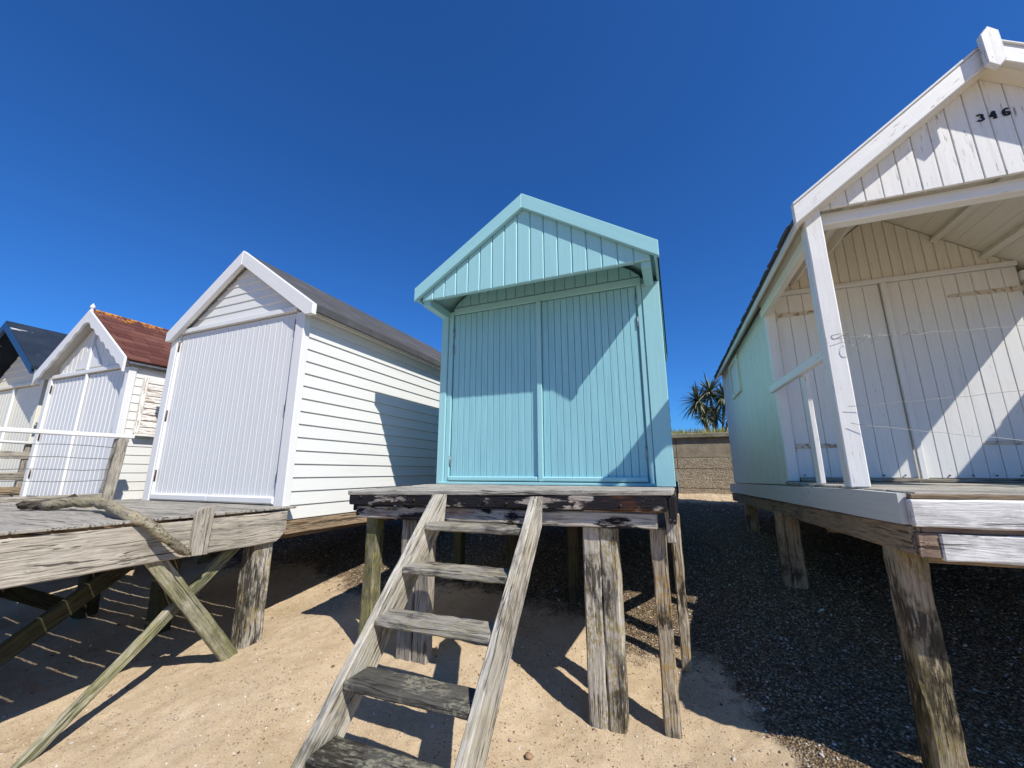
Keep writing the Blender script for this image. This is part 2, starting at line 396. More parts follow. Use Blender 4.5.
for s in (-1, 1):
    ue = uc + s * 1.04
    part('bargeboard', 'turq', hut, lambda mb: mb.pboard(Fr((0, 2.80, 0), X_, -Y_), [(ue, 1.50), (uc + s * .0008, 2.175), (uc + s * .0008, AP), (ue, 1.625)], -.012, .022, .004, L=(s, -SL)))
    def f(mb):
        x = uc + s * .945
        mb.beam((x, 2.845, 1.50), (x, 3.2, 1.50), .07, .075)
        mb.beam((uc + s * 1.015, 2.80, 1.555), (uc + s * 1.015, 5.8, 1.555), .02, .10)
    part('eave_rail', 'turq', hut, f)
def f(mb):   # soffit boards and felt on top
    for s in (-1, 1):
        mb.pboard(Fr((0, 2.82, 0), X_, -Y_), [(uc + s * 1.01, 1.565), (uc, 2.235), (uc, 2.25), (uc + s * 1.01, 1.58)], -3.0, -.001, 0)
part('soffit', 'turq', hut, f)
def f(mb):
    for s in (-1, 1):
        mb.pboard(Fr((0, 2.785, 0), X_, -Y_), [(uc + s * 1.035, 1.622), (uc, 2.301), (uc, 2.313), (uc + s * 1.035, 1.634)], -3.04, -.001, 0)
        mb.beam((uc + s * 1.034, 2.83, 1.60), (uc + s * 1.034, 5.8, 1.60), .006, .06)
part('roof', 'felt', hut, f)

# ---------------------------------------------------------------- deck of the turquoise hut
PG = 'timber platforms under the huts'
dk = thing('timber_platform', 'raised timber platform with black stained front edge under the turquoise hut', 'platform', (-1.06, 3.9, -1.1), group=PG)
def f(mb):
    ys = np.linspace(2.19, 5.9, 27)
    for i, (a, b) in enumerate(zip(ys[:-1], ys[1:])):
        k = max(0, 1 - (a - 2.19) / .9)
        zl, zr = -.105 - .017 * k, -.105 + .022 * k
        o = random.uniform(-.01, .01)
        mb.beam((-2.10 + o, (a + b) / 2, zl - .016), (-.035 + o, (a + b) / 2, zr - .016), b - a - .007, .03, jit=.0015, seg=8, ch=.005)
part('decking', 'decktop', dk, f)
part('front_beam', 'blackbeam', dk, lambda mb: mb.beam((-2.085, 2.215, -.175), (-.065, 2.215, -.152), .034, .082, jit=.002, seg=22, ch=.006))
part('front_beam', 'blackbeam_low', dk, lambda mb: mb.beam((-2.05, 2.25, -.262), (-.115, 2.25, -.244), .034, .078, jit=.002, seg=20, ch=.006))
part('side_beam', 'blackbeam', dk, lambda mb: mb.beam((-.042, 2.20, -.185), (-.03, 5.85, -.19), .035, .13, jit=.0015, seg=14))
part('side_beam', 'blackbeam', dk, lambda mb: mb.beam((-2.06, 2.235, -.19), (-2.06, 5.85, -.19), .035, .13, jit=.0015, seg=14))
for y in (2.9, 3.9, 4.9, 5.75): part('joist', 'brownbeam', dk, lambda mb: mb.beam((-2.03, y, -.20), (-.06, y, -.20), .07, .12))
def post(parent, x, y, zb, zt, w, d, mat='post', lean=(0, 0), jit=.004, seg=10):
    def f(mb):
        for (xx, ww) in x if isinstance(x, list) else [(x, w)]:
            mb.beam((xx + lean[0], y + lean[1], zb - .25), (xx, y, zt), ww, d, up=Y_, ch=.009, jit=jit, seg=seg)
    return part('post', mat, parent, f)
post(dk, [(-.462, .092), (-.368, .090)], 2.31, -1.25, -.285, 0, .09)
post(dk, -.122, 2.33, -1.22, -.282, .074, .08, 'postrust')
post(dk, -.042, 2.82, -1.12, -.25, .055, .06, 'postrust')
post(dk, -1.955, 2.33, -1.03, -.30, .09, .09, 'postgreen')
post(dk, [(-1.655, .112), (-1.538, .108)], 2.33, -1.15, -.30, 0, .07, 'greywood')
for x, y in ((-1.95, 3.5), (-1.35, 3.35), (-.85, 3.45), (-.1, 3.9), (-1.1, 4.8), (-1.95, 5.2), (-.1, 5.3)):
    post(dk, x, y, -1.0, -.25, .085, .085, 'shadepost')
part('brace', 'brownpost', dk, lambda mb: mb.beam((-.06, 2.80, -.34), (-.05, 3.85, -.80), .05, .08, ch=.006, jit=.003, seg=6))
part('corner_plate', 'greywood', dk, lambda mb: mb.beam((-.055, 2.262, -.345), (-.055, 2.262, -.13), .045, .03, up=Y_, jit=.003, seg=5))
for x in np.arange(-1.95, -.1, .21):
    x += random.uniform(-.05, .05); z = -.155 - .02 * random.random()
    part('nail', 'nail', dk, lambda mb: mb.tube([(x, 2.199, z), (x, 2.190, z)], .006, 6))

# ---------------------------------------------------------------- stairs
st = thing('staircase', 'steep open wooden steps leading up to the turquoise hut', 'steps', (-1.02, 1.3, -1.3))
def fline(z): return 2.085 - (-.122 - z) / 1.06
for x, mt in ((-1.328, 'stair'), (-.722, 'stair')):
    def f(mb):
        # side view polygon in (y,z), plumb cut on top
        S = Fr((x, 0, 0), Y_, X_)
        top = [(fline(-.128) + .005, -.128), (2.185, -.128), (2.188, -.275)]
        n = 16; fr, bk = [], []
        zb = -1.50
        for i in range(n + 1):
            z = -.15 + (zb + .15) * i / n
            fr.append((fline(z) + random.uniform(-.003, .003), z + random.uniform(-.002, .002)))
            z2 = -.29 + (zb - .12 + .29) * i / n
            bk.append((fline(z2) + .235 + random.uniform(-.003, .003), z2))
        rows = list(zip(fr, bk))
        def ringat(a, b):
            (y0, z0), (y1, z1) = a, b; w = .0195; c = .005
            dy, dz = (y1 - y0), (z1 - z0); l = math.hypot(dy, dz); dy, dz = dy / l, dz / l
            j = lambda: random.uniform(-.0015, .0015)
            pts = [(-w, c), (-w + c, 0), (w - c, 0), (w, c), (w, l - c), (w - c, l), (-w + c, l), (-w, l - c)]
            return [(x + a_ + j(), y0 + dy * b_ + j(), z0 + dz * b_) for a_, b_ in pts]
        rings = [ringat((fline(-.128), -.128), (2.185, -.132))] + [ringat(a, b) for a, b in rows]
        # keep the board between the sloped front line and a parallel back line
        L = Vector((0, -1, -1.06)).normalized()
        mb.loft(rings, L, Vector((1, 0, 0)), L.cross(X_))
    part('stringer', mt, st, f)
for k, (z, yf, mt) in enumerate(((-.275, 1.955, 'tread'), (-.456, 1.775, 'tread'), (-.634, 1.592, 'tread'), (-.814, 1.43, 'tread_dark'), (-.990, 1.275, 'tread_dark'), (-1.165, 1.11, 'tread_dark'))):
    def f(mb):
        dz = random.uniform(-.003, .003)
        mb.beam((-1.308, yf + .070, z - .018), (-.742, yf + .075, z - .018 + dz), .145, .035, ch=.007, jit=.0022, seg=14)
    part('tread', mt, st, f)

# ================================================================ white hut left of the turquoise one
F = Fr((0, 2.27, 0), X_, -Y_)
hut = thing('beach_hut', 'white beach hut with grey felt roof and wide ribbed doors beside the turquoise hut', 'beach hut', (-3.66, 3.6, -.255), group=HG)
zf = -.255; uc = -3.61; SL = .70
def f(mb):
    core(mb, F, -4.53, -2.79, zf, 1.30, uc, 1.86, 3.0)
    z = 1.372
    def lo(z): return uc - (1.90 - z) / SL
    def hi(z): return uc + (1.90 - z) / SL
    k = 0
    while z < 1.84:
        z2 = z + .085
        a, b = max(lo(z), -4.50), min(hi(z), -2.80)
        a2, b2 = max(lo(min(z2, 1.885)), -4.5), min(hi(min(z2, 1.885)), -2.80)
        mb.lap(F, z, min(z2, 1.885), a, b, a2, b2, d0=-.015, out=.016); z = z2
    S = Fr((-2.77, 2.27, 0), Y_, X_)
    for i in range(16): mb.lap(S, zf - .10 + i * .104, zf - .10 + (i + 1) * .104, .035, 3.0, d0=-.018, out=.024)
    S = Fr((-4.55, 2.27, 0), Y_, -X_)
    for i in range(12): mb.lap(S, zf + i * .128, zf + (i + 1) * .128, .03, 3.0, d0=-.018, out=.02)
part('wall', 'white_side', hut, f)
def f(mb):
    mb.box((-4.555, 2.245, zf), (-4.465, 2.29, 1.33)); mb.box((-4.462, 2.25, zf), (-4.44, 2.29, 1.33))
    mb.box((-2.862, 2.245, zf - .1), (-2.762, 2.31, 1.31))
    mb.pboard(F, [(-4.46, 1.325), (-2.864, 1.325), (-2.864, 1.372), (-4.46, 1.372)], -.01, .03, .005, L=(1, 0))
part('corner_board', 'white', hut, f)
for a, b, hs in ((-4.435, -3.656, -1), (-3.654, -2.872, 1)):
    def f(mb):
        n = 11; w = (b - a) / n
        for i in range(n):
            u = a + i * w
            mb.pboard(F, [(u + .0005, zf + .02), (u + w * .56, zf + .02), (u + w * .56, 1.318), (u + .0005, 1.318)], -.012, .0015, .0022)
            mb.pboard(F, [(u + w * .58, zf + .02), (u + w - .0005, zf + .02), (u + w - .0005, 1.318), (u + w * .58, 1.318)], -.012, .0005, .0022)
    dr = part('door', 'white_door', hut, f)
    part('weather_bar', 'white', dr, lambda mb: mb.pboard(F, [(a - .01, zf + .012), (b + .01 if hs < 0 else b + .004, zf + .012), (b + .01 if hs < 0 else b + .004, zf + .07), (a - .01, zf + .07)], .0, .03, .012, L=(1, 0)))
    for z in (1.20, .52, -.03): hinge(dr, F, a - .004 if hs < 0 else b + .004, z, .10, .008, 'hinge', .012)
FB = Fr((0, 2.225, 0), X_, -Y_)
for s in (-1, 1):
    ue = uc + s * .975
    part('bargeboard', 'white', hut, lambda mb: mb.pboard(FB, [(ue, 1.255), (ue - s * .075, 1.255), (uc + s * .0008, 1.888), (uc + s * .0008, 2.03), (ue, 1.345)], -.015, .024, .004, L=(s, -.7)))
def f(mb):
    for s in (-1, 1):
        mb.pboard(Fr((0, 2.20, 0), X_, -Y_), [(uc + s * .958, 1.31), (uc, 1.985), (uc, 2.024), (uc + s * .958, 1.350)], -3.2, -.012, 0)
        mb.pboard(Fr((0, 2.235, 0), X_, -Y_), [(uc + s * .966, 1.288), (uc + s * .945, 1.288), (uc + s * .945, 1.35), (uc + s * .966, 1.35)], -3.15, -.001, 0)
part('roof', 'felt', hut, f)
def f(mb):
    for s in (-1, 1):
        mb.pboard(Fr((0, 2.235, 0), X_, -Y_), [(uc + s * .94, 1.300), (uc, 1.958), (uc, 1.98), (uc + s * .94, 1.315)], -3.1, -.001, 0)
        mb.beam((uc + s * .86, 2.29, 1.315), (uc + s * .86, 5.2, 1.315), .03, .05)
part('soffit', 'white_side', hut, f)
part('floor_bearer', 'brownbeam', hut, lambda mb: (mb.beam((-2.80, 2.30, -.41), (-2.80, 5.2, -.42), .06, .10, jit=.002, seg=12), mb.beam((-3.1, 2.45, -.50), (-3.1, 5.2, -.50), .07, .07), mb.beam((-4.5, 2.30, -.36), (-4.5, 5.2, -.36), .06, .10)))

# ---------------------------------------------------------------- left platform
dk = thing('timber_platform', 'grey timber platform reaching forward from the white hut with diagonal braces under its side', 'platform', (-3.7, 1.4, -1.2), group=PG)
def f(mb):
    y = .36
    while y < 2.26:
        w = .122; o = random.uniform(-.0015, .0015)
        mb.beam((-4.84 + o, y + w / 2, -.258 + random.uniform(-.002, .002)), (-2.69 + o, y + w / 2, -.258 + random.uniform(-.001, .001)), w, .016, ch=.003, jit=.0006, seg=8)
        y += w + .0085
part('decking', 'decking', dk, f)
def f(mb):
    S = Fr((-2.70, 0, 0), Y_, X_)
    rings = []
    ys = list(np.linspace(.36, 2.18, 22)) + [2.20, 2.245]
    for y in ys:
        zb = -.487 if y < 2.185 else (-.487 + (y - 2.185) * 1.0 if y < 2.22 else -.425)
        j = lambda: random.uniform(-.0015, .0015)
        rings.append([(-2.732, y, zb), (-2.706 + j(), y, zb + j()), (-2.70 + j(), y, zb + .007), (-2.70 + j(), y, -.288), (-2.706, y, -.281 + j()), (-2.732, y, -.281)])
    mb.loft(rings, Y_, Z, X_)
part('side_beam', 'beamgrey', dk, f)
part('side_beam', 'greywood', dk, lambda mb: (mb.beam((-4.8, .36, -.385), (-4.8, 2.25, -.385), .04, .2), ))
for y in (.40, 1.0, 1.6, 2.17): part('joist', 'brownbeam', dk, lambda mb: mb.beam((-4.77, y, -.36), (-2.735, y, -.36), .05, .15))
def f(mb):   # upright board with rounded top screwed to the side beam
    S = Fr((-2.698, 0, 0), Y_, X_)
    pl = [(1.60, -.482), (1.70, -.486), (1.705, -.25)] + [(1.654 + .05 * math.cos(a), -.235 + .028 * math.sin(a)) for a in np.linspace(.2, math.pi - .2, 7)] + [(1.603, -.25)]
    mb.pboard(S, pl, .0, .028, .004)
part('cleat', 'greywood', dk, f)
post(dk, -2.80, 2.12, -1.14, -.30, .125, .14, 'post', jit=.003)
for x, y, z in ((-4.72, 2.08, -1.1), (-4.72, .75, -1.35), (-3.75, 2.1, -1.15), (-3.75, .8, -1.35), (-2.80, .42, -1.38)):
    post(dk, x, y, z, -.30, .12, .12, 'shadepost')
part('brace', 'greenbrace', dk, lambda mb: mb.beam((-2.742, 1.375, -.36), (-2.735, 2.025, -1.22), .03, .09, up=X_.cross(Vector((0, .6, -.8))), ch=.005, jit=.002, seg=10))
part('brace', 'greenbrace', dk, lambda mb: mb.beam((-2.86, 2.18, -.32), (-2.79, 1.075, -1.30), .05, .075, up=X_.cross(Vector((0, -.77, -.65))), ch=.006, jit=.003, seg=12, rough_end=.012, taper=.62))
part('brace', 'shadepost', dk, lambda mb: mb.beam((-4.64, .85, -.42), (-4.64, 2.02, -1.12), .05, .10, up=X_.cross(Vector((0, .7, -.6))), seg=6, jit=.002))
part('brace', 'shadepost', dk, lambda mb: mb.beam((-4.60, 2.02, -.42), (-4.60, .85, -1.30), .05, .10, up=X_.cross(Vector((0, -.7, -.6))), seg=6, jit=.002))
part('brace', 'shadepost', dk, lambda mb: mb.beam((-3.70, 2.1, -.42), (-3.70, 1.0, -1.25), .05, .10, up=X_.cross(Vector((0, -.7, -.6))), seg=6, jit=.002))

# railing along the platform's left edge
rl = thing('railing', 'white topped wire railing with a timber end post before the small white hut', 'railing', (-4.8, 1.3, -.25))
part('handrail', 'white_old', rl, lambda mb: mb.beam((-4.80, .38, .307), (-4.80, 2.20, .328), .07, .035, jit=.001, seg=10))
part('post', 'greywood', rl, lambda mb: mb.beam((-4.80, 2.09, -.26), (-4.80, 2.12, .305), .09, .075, up=Y_, jit=.003, seg=8))
part('post', 'greywood', rl, lambda mb: mb.beam((-4.80, .45, -.26), (-4.80, .45, .29), .06, .06, up=Y_, jit=.002, seg=6))
part('bottom_rail', 'greywood', rl, lambda mb: mb.beam((-4.80, .48, -.215), (-4.80, 2.07, -.205), .03, .035, jit=.002, seg=8))
for k, z in enumerate((.225, .12, .02, -.075)):
    part('wire', 'wire', rl, lambda mb: mb.tube([(-4.80, .46 + i * .18, z + .006 * math.sin(i * 1.9 + k)) for i in range(10)], .003, 5))

# driftwood
def f(mb):
    pts = [(-3.93, 1.40, -.215), (-3.72, 1.47, -.195), (-3.5, 1.48, -.19), (-3.25, 1.43, -.195), (-3.02, 1.36, -.195), (-2.86, 1.31, -.205), (-2.74, 1.30, -.222), (-2.665, 1.345, -.262), (-2.63, 1.41, -.325), (-2.62, 1.48, -.39), (-2.625, 1.535, -.435), (-2.63, 1.57, -.455)]
    P = [];
    for a, b in zip(pts[:-1], pts[1:]):
        for k in range(3): P.append(Vector(a).lerp(Vector(b), k / 3) + Vector([random.uniform(-.004, .004) for _ in range(3)]))
    P.append(Vector(pts[-1]))
    n = len(P); r = [(.032 - .011 * i / n) * random.uniform(.86, 1.14) for i in range(n)]; r[-1] = .012; r[-2] = .018
    mb.tube(P, r, 12, jit=.14)
    for k in range(5):
        a = Vector((-2.63, 1.56, -.45)); mb.tube([a, a + Vector((random.uniform(-.01, .01), random.uniform(.01, .04), random.uniform(-.03, .0)))], [.007, .002], 5)
dw = thing('driftwood', 'crooked lichen covered branch lying on the left platform and hooking down over its edge', 'driftwood', (-3.3, 1.4, -.22))
part('limb', 'branch', dw, f)
part('broken_stub', 'charred', dw, lambda mb: (mb.beam((-4.10, 1.36, -.218), (-3.90, 1.44, -.205), .10, .05, jit=.01, seg=5, ch=.015), mb.beam((-3.83, 1.44, -.20), (-3.80, 1.50, -.155), .03, .03, jit=.004, ch=.006)))

# ================================================================ small white hut with scalloped boards
F = Fr((0, 2.25, 0), X_, -Y_)
hut = thing('beach_hut', 'small white beach hut with scalloped bargeboards, finial and red brown shingle roof', 'beach hut', (-6.0, 3.4, -.275), group=HG)
zf = -.275; uc = -6.05; SL = .70
def f(mb):
    core(mb, F, -6.82, -5.19, zf, 1.07, uc, 1.66, 2.6)
    boards(mb, F, -6.7, -5.3, 16, lambda u: 1.12, lambda u: 1.69 - SL * abs(u - uc), -.02, .0, .006)
    S = Fr((-5.17, 2.25, 0), Y_, X_)
    for i in range(15): mb.lap(S, zf + i * .0885, zf + (i + 1) * .0885, .04, 2.6, d0=-.018, out=.015)
    S = Fr((-6.84, 2.25, 0), Y_, -X_)
    for i in range(15): mb.lap(S, zf + i * .0885, zf + (i + 1) * .0885, .04, 2.6, d0=-.018, out=.015)
part('wall', 'white_side', hut, f)
def f(mb):
    mb.box((-6.845, 2.225, zf), (-6.765, 2.28, 1.10)); mb.box((-5.255, 2.225, zf), (-5.162, 2.29, 1.07))
    mb.pboard(F, [(-6.763, 1.07), (-5.257, 1.07), (-5.257, 1.115), (-6.763, 1.115)], -.01, .03, .005, L=(1, 0))
    mb.box((-6.07, 2.225, 1.116), (-6.03, 2.249, 1.62))
part('corner_board', 'white', hut, f)
for s in (-1, 1):
    def f(mb):
        c = Vector((uc, 1.125))
        mb.pboard(F, [(uc + s * .03, 1.14), (uc + s * .28, 1.14), (uc + s * .03, 1.42)], .001, .012, .004, L=(s * .3, 1))
    part('gable_fan', 'white', hut, f)
for a, b, hs in ((-6.755, -6.02, -1), (-5.985, -5.262, 1)):
    def f(mb):
        n = 9; w = (b - a) / n
        for i in range(n):
            u = a + i * w
            mb.pboard(F, [(u + .0005, zf + .02), (u + w * .6, zf + .02), (u + w * .6, 1.06), (u + .0005, 1.06)], -.012, .003, .003)
            mb.pboard(F, [(u + w * .62, zf + .02), (u + w - .0005, zf + .02), (u + w - .0005, 1.06), (u + w * .62, 1.06)], -.012, .0, .003)
    dr = part('door', 'white_door', hut, f)
    for z in (.95, .40, -.02): hinge(dr, F, a - .002 if hs < 0 else b + .002, z, .09, .008, 'hinge', .012)
part('cover_strip', 'white', hut, lambda mb: mb.box((-6.018, 2.222, zf + .02), (-5.987, 2.249, 1.065)))
FB = Fr((0, 2.165, 0), X_, -Y_)
for s in (-1, 1):
    def f(mb):
        ue = uc + s * .935; n = 30
        low = []
        for i in range(n + 1):
            q = i / n; u = uc + s * .0008 + (ue - uc) * q
            low.append((u, 1.80 - .135 - SL * abs(u - uc) + .030 * abs(math.sin(q * math.pi * 7)) - .015))
        top = [(ue, 1.80 - SL * .935), (uc + s * .0008, 1.80)]
        mb.pboard(FB, low + top, -.0, .022, 0, L=(s, -SL))
    part('bargeboard', 'white', hut, f)
def f(mb):
    rings = []
    prof = [(.0, .022), (.03, .022), (.035, .012), (.05, .012), (.06, .022), (.075, .024), (.09, .018), (.105, .006), (.12, .001)]
    for z, r in prof: rings.append([(uc + r * math.cos(k * math.pi / 5), 2.165 + r * math.sin(k * math.pi / 5), 1.77 + z) for k in range(10)])
    mb.loft(rings, Z, X_, Y_, smooth=True)
part('finial', 'white', hut, f)
def f(mb):
    for s in (-1, 1):
        mb.pboard(Fr((0, 2.17, 0), X_, -Y_), [(uc + s * .955, 1.112), (uc, 1.78), (uc, 1.80), (uc + s * .955, 1.132)], -2.75, -.001, 0)
        nrow = 11; sl = math.hypot(1, SL)
        for r in range(nrow):
            a0, a1 = .955 - r * .955 / nrow, .955 - (r + 1) * .955 / nrow - .01
            y = 2.165 + (r % 2) * .06
            while y < 4.95:
                w = random.uniform(.13, .2); y1 = min(y + w, 4.95)
                lift = .008
                P = lambda a, yy, up: Vector((uc + s * a, yy, 1.80 - SL * a + up))
                rings = [[P(a0 + .012, y + .002, .0), P(a0 + .012, y1 - .002, .0), P(a0 + .012, y1 - .002, lift + .006), P(a0 + .012, y + .002, lift + .006)],
                         [P(max(a1, 0), y + .002, .0), P(max(a1, 0), y1 - .002, .0), P(max(a1, 0), y1 - .002, .004), P(max(a1, 0), y + .002, .004)]]
                mb.loft(rings, Y_, X_, Z); y = y1
    mb.tube([(uc, 2.17, 1.803), (uc, 4.95, 1.803)], .022, 8)
part('roof', 'shingle', hut, f)
def f(mb):
    for s in (-1, 1):
        mb.pboard(Fr((0, 2.19, 0), X_, -Y_), [(uc + s * .94, 1.090), (uc, 1.757), (uc, 1.775), (uc + s * .94, 1.108)], -2.7, -.001, 0)
part('soffit', 'white', hut, f)
def f(mb):   # slatted shutter on the side wall
    S = Fr((-5.150, 2.25, 0), Y_, X_)
    mb.pboard(S, [(.10, .36), (.52, .36), (.52, .385), (.10, .385)], .0, .045, .004, L=(1, 0))
    for i in range(9):
        z = .39 + i * .066
        mb.pboard(S, [(.14, z), (.50, z), (.50, z + .060), (.14, z + .060)], .0, .022 + random.uniform(0, .008), .005, L=(1, 0))
    mb.pboard(S, [(.10, .39), (.135, .39), (.135, .98), (.10, .98)], .0, .036, .004)
part('shutter', 'peel', hut, f)

# ================================================================ cream hut with navy roof
F = Fr((0, 2.41, 0), X_, -Y_)
hut = thing('beach_hut', 'cream beach hut with dark navy roof and bargeboards, farthest left in the row', 'beach hut', (-8.2, 3.5, -.26), group=HG)
zf = -.26; uc = -8.25; SL = .70
def f(mb):
    core(mb, F, -9.02, -7.48, zf, 1.17, uc, 1.72, 2.6)
    k = 0; z = 1.16
    while z < 1.68:
        z2 = min(z + .10, 1.72)
        a = (1.74 - z) / SL; a2 = (1.74 - z2) / SL
        mb.lap(F, z, z2, uc - min(a, .75), uc + min(a, .75), uc - min(a2, .75), uc + min(a2, .75), d0=-.015, out=.016); z = z2
    for X, n in ((-7.46, X_), (-9.04, -X_)):
        S = Fr((X, 2.41, 0), Y_, n)
        for i in range(13): mb.lap(S, zf + i * .11, zf + (i + 1) * .11, .04, 2.6, d0=-.018, out=.018)
part('wall', 'cream', hut, f)
for i in (5, 7, 9, 11):  # every other siding board coloured grey
    part('grey_board', 'greywood', hut, lambda mb: mb.lap(Fr((-7.46, 2.41, 0), Y_, X_), zf + i * .11 + .004, zf + (i + 1) * .11 - .002, .045, 2.0, d0=-.01, out=.025))
part('corner_board', 'cream', hut, lambda mb: (mb.box((-7.55, 2.385, zf), (-7.45, 2.44, 1.16)), mb.box((-9.05, 2.385, zf), (-8.95, 2.44, 1.16)), mb.pboard(F, [(-8.94, 1.115), (-7.56, 1.115), (-7.56, 1.16), (-8.94, 1.16)], -.01, .03, .005, L=(1, 0))))
for a, b in ((-8.93, -8.262), (-8.238, -7.57)):
    part('door', 'cream', hut, lambda mb: boards(mb, F, a, b, 8, lambda u: zf + .02, lambda u: 1.10, -.02, .001, .004))
part('cover_strip', 'white', hut, lambda mb: mb.box((-8.268, 2.382, zf + .02), (-8.23, 2.409, 1.10)))
for s in (-1, 1):
    ue = uc + s * 1.10
    part('bargeboard', 'navy', hut, lambda mb: mb.pboard(Fr((0, 2.175, 0), X_, -Y_), [(ue, 1.16), (uc + s * .0008, 1.87), (uc + s * .0008, 1.99), (ue, 1.26)], -.012, .022, .004, L=(s, -.7)))
def f(mb):
    for s in (-1, 1):
        mb.pboard(Fr((0, 2.155, 0), X_, -Y_), [(uc + s * 1.12, 1.215), (uc, 1.96), (uc, 2.0), (uc + s * 1.12, 1.255)], -2.95, -.001, 0)
part('roof', 'navyfelt', hut, f)

# platform under the two left huts and the railing between them
dk = thing('timber_platform', 'low brown timber platform in front of the two leftmost huts', 'platform', (-7.1, 2.0, -1.2), group=PG)
def f(mb):
    y = 1.55
    while y < 5.0:
        mb.beam((-9.1, y + .06, -.30), (-5.02, y + .06, -.30), .112, .03, jit=.001, seg=8); y += .121
part('decking', 'decking', dk, f)
part('front_beam', 'greywood', dk, lambda mb: mb.beam((-9.1, 1.53, -.37), (-5.02, 1.53, -.37), .04, .16, jit=.002, seg=16))
for x in (-9.0, -7.9, -6.5, -5.1): part('joist', 'brownbeam', dk, lambda mb: mb.beam((x, 1.56, -.39), (x, 4.95, -.39), .06, .13))
for x in (-9.0, -7.6, -6.3, -5.12):
    for y in (1.62, 3.2, 4.8): post(dk, x, y, -1.0, -.33, .12, .12, 'brownpost', seg=5)
rl = thing('railing', 'short railing of a white top rail over brown boards between the two leftmost huts', 'railing', (-7.12, 1.9, -.285))
part('handrail', 'white_old', rl, lambda mb: mb.beam((-7.12, 1.57, .345), (-7.12, 2.33, .335), .06, .03, jit=.001, seg=6))
for za, zb in ((.20, .19), (-.04, -.05), (-.205, -.21)):
    part('rail_board', 'brownbeam' if za < -.1 else 'greywood', rl, lambda mb: mb.beam((-7.12, 1.57, za), (-7.12, 2.33, zb), .022, .085, jit=.0015, seg=6))
for y in (1.60, 2.30): part('post', 'greywood', rl, lambda mb: mb.beam((-7.145, y, -.285), (-7.145, y, .32), .05, .06, up=Y_, seg=4, jit=.002))

# ================================================================ open porched hut on the right, in its own slightly turned frame
def dup(root, loc, label, skip=()):
    r = root.copy(); col.objects.link(r); r.location = loc; r['label'] = label
    def rec(src, dst):
        for ch in list(src.children):
            if ch.name.split('.')[0] in skip: continue
            c = ch.copy(); col.objects.link(c); c.parent = dst; rec(ch, c)
    rec(root, r); return r
BO = (.82, 2.6, -.075); RZ = R(1.2)
hut = thing('beach_hut', 'white open porched beach hut numbered 346 with a pale green side wall', 'beach hut', BO, RZ, HG)
zf = -.075; uc = 1.772; SLr = .755; YB = 4.05
XL, XR = .825, 2.719
WL, WR = .88, 2.664
HW = {-1: 1.01, 1: 1.01}; HZ = 1.56
F = Fr((0, YB, 0), X_, -Y_)
def zr(u): return 2.20 - SLr * abs(u - uc)      # underside of the roof boards
def f(mb):
    core(mb, F, WL + .02, WR - .02, zf - .10, 1.42, uc, 2.10, 3.06)
    boards(mb, F, WL + .08, WR - .08, 22, lambda u: HZ + .045, lambda u: zr(u) - .004, -.02, .0, .004, .001)
part('back_wall', 'cream_dim', hut, f)
for X, n, q in ((WL, -X_, -1), (WR, X_, 1)):
    def f(mb):
        S = Fr((X, YB, 0), Y_, n)
        boards(mb, S, .0, 3.08, 30, lambda u: -.075 - .02 * (u + 1.45), lambda u: 1.50 + .01 * u, -.02, .0, .004, .0015)
    sw = part('side_wall', 'palegreen', hut, f)
    if q < 0:
        S = Fr((X, YB, 0), Y_, n)
        def f(mb):
            a, b, z0, z1 = 1.50, 2.15, .98, 1.40
            for pl in ([(a, z0), (a + .045, z0), (a + .045, z1), (a, z1)], [(b - .045, z0), (b, z0), (b, z1), (b - .045, z1)], [(a + .047, z0), (b - .047, z0), (b - .047, z0 + .045), (a + .047, z0 + .045)], [(a - .03, z1 + .002), (b + .03, z1 + .002), (b + .03, z1 + .045), (a - .03, z1 + .045)]):
                mb.pboard(S, pl, .0, .03, .004)
            mb.pboard(S, [(a + .048, z0 + .048), (b - .048, z0 + .048), (b - .048, z1 - .002), (a + .048, z1 - .002)], .0, .008, 0)
        part('shuttered_window', 'palegreen', hut, f)
def f(mb):
    mb.box((WL - .004, YB - .03, zf), (WL + .075, YB + .02, 1.51))
    mb.box((WR - .075, YB - .03, zf), (WR + .004, YB + .02, 1.51))
    mb.pboard(F, [(WL + .08, HZ), (WR - .08, HZ), (WR - .08, HZ + .04), (WL + .08, HZ + .04)], -.01, .024, .004, L=(1, 0))
part('door_frame', 'white_porch', hut, f)
for a, b, q in ((WL + .08, 1.732, -1), (1.778, WR - .08, 1)):
    dr = part('door', 'white_porch', hut, lambda mb: boards(mb, F, a, b, 7 if q < 0 else 9, lambda u: zf + .03, lambda u: HZ - .003, -.02, .0, .003, .0015))
    for z in (1.375, .21):
        def f(mb):
            u0 = a if q < 0 else b; d = 1 if q < 0 else -1
            l = .42
            poly = [(u0, z - .022), (u0 + d * l, z - .012), (u0 + d * (l + .02), z), (u0 + d * l, z + .012), (u0, z + .022)]
            mb.pboard(F, poly, .001, .008, .0015, L=(1, 0))
            mb.tube([F(u0 - d * .01, .014, z - .05), F(u0 - d * .01, .014, z + .05)], .014, 8)
            for k in (.06, .2, .36): mb.tube([F(u0 + d * k, .007, z), F(u0 + d * k, .013, z)], .007, 6)
        part('strap_hinge', 'strap', dr, f)
part('cover_strip', 'white_porch', hut, lambda mb: mb.box((1.736, YB - .03, zf + .02), (1.776, YB - .002, HZ - .003)))
def f(mb):
    mb.pboard(F, [(WL + .08, zf + .002), (WR - .08, zf + .002), (WR - .08, zf + .026), (WL + .08, zf + .026)], .0, .05, .004, L=(1, 0))
part('sill', 'greywood', hut, f)
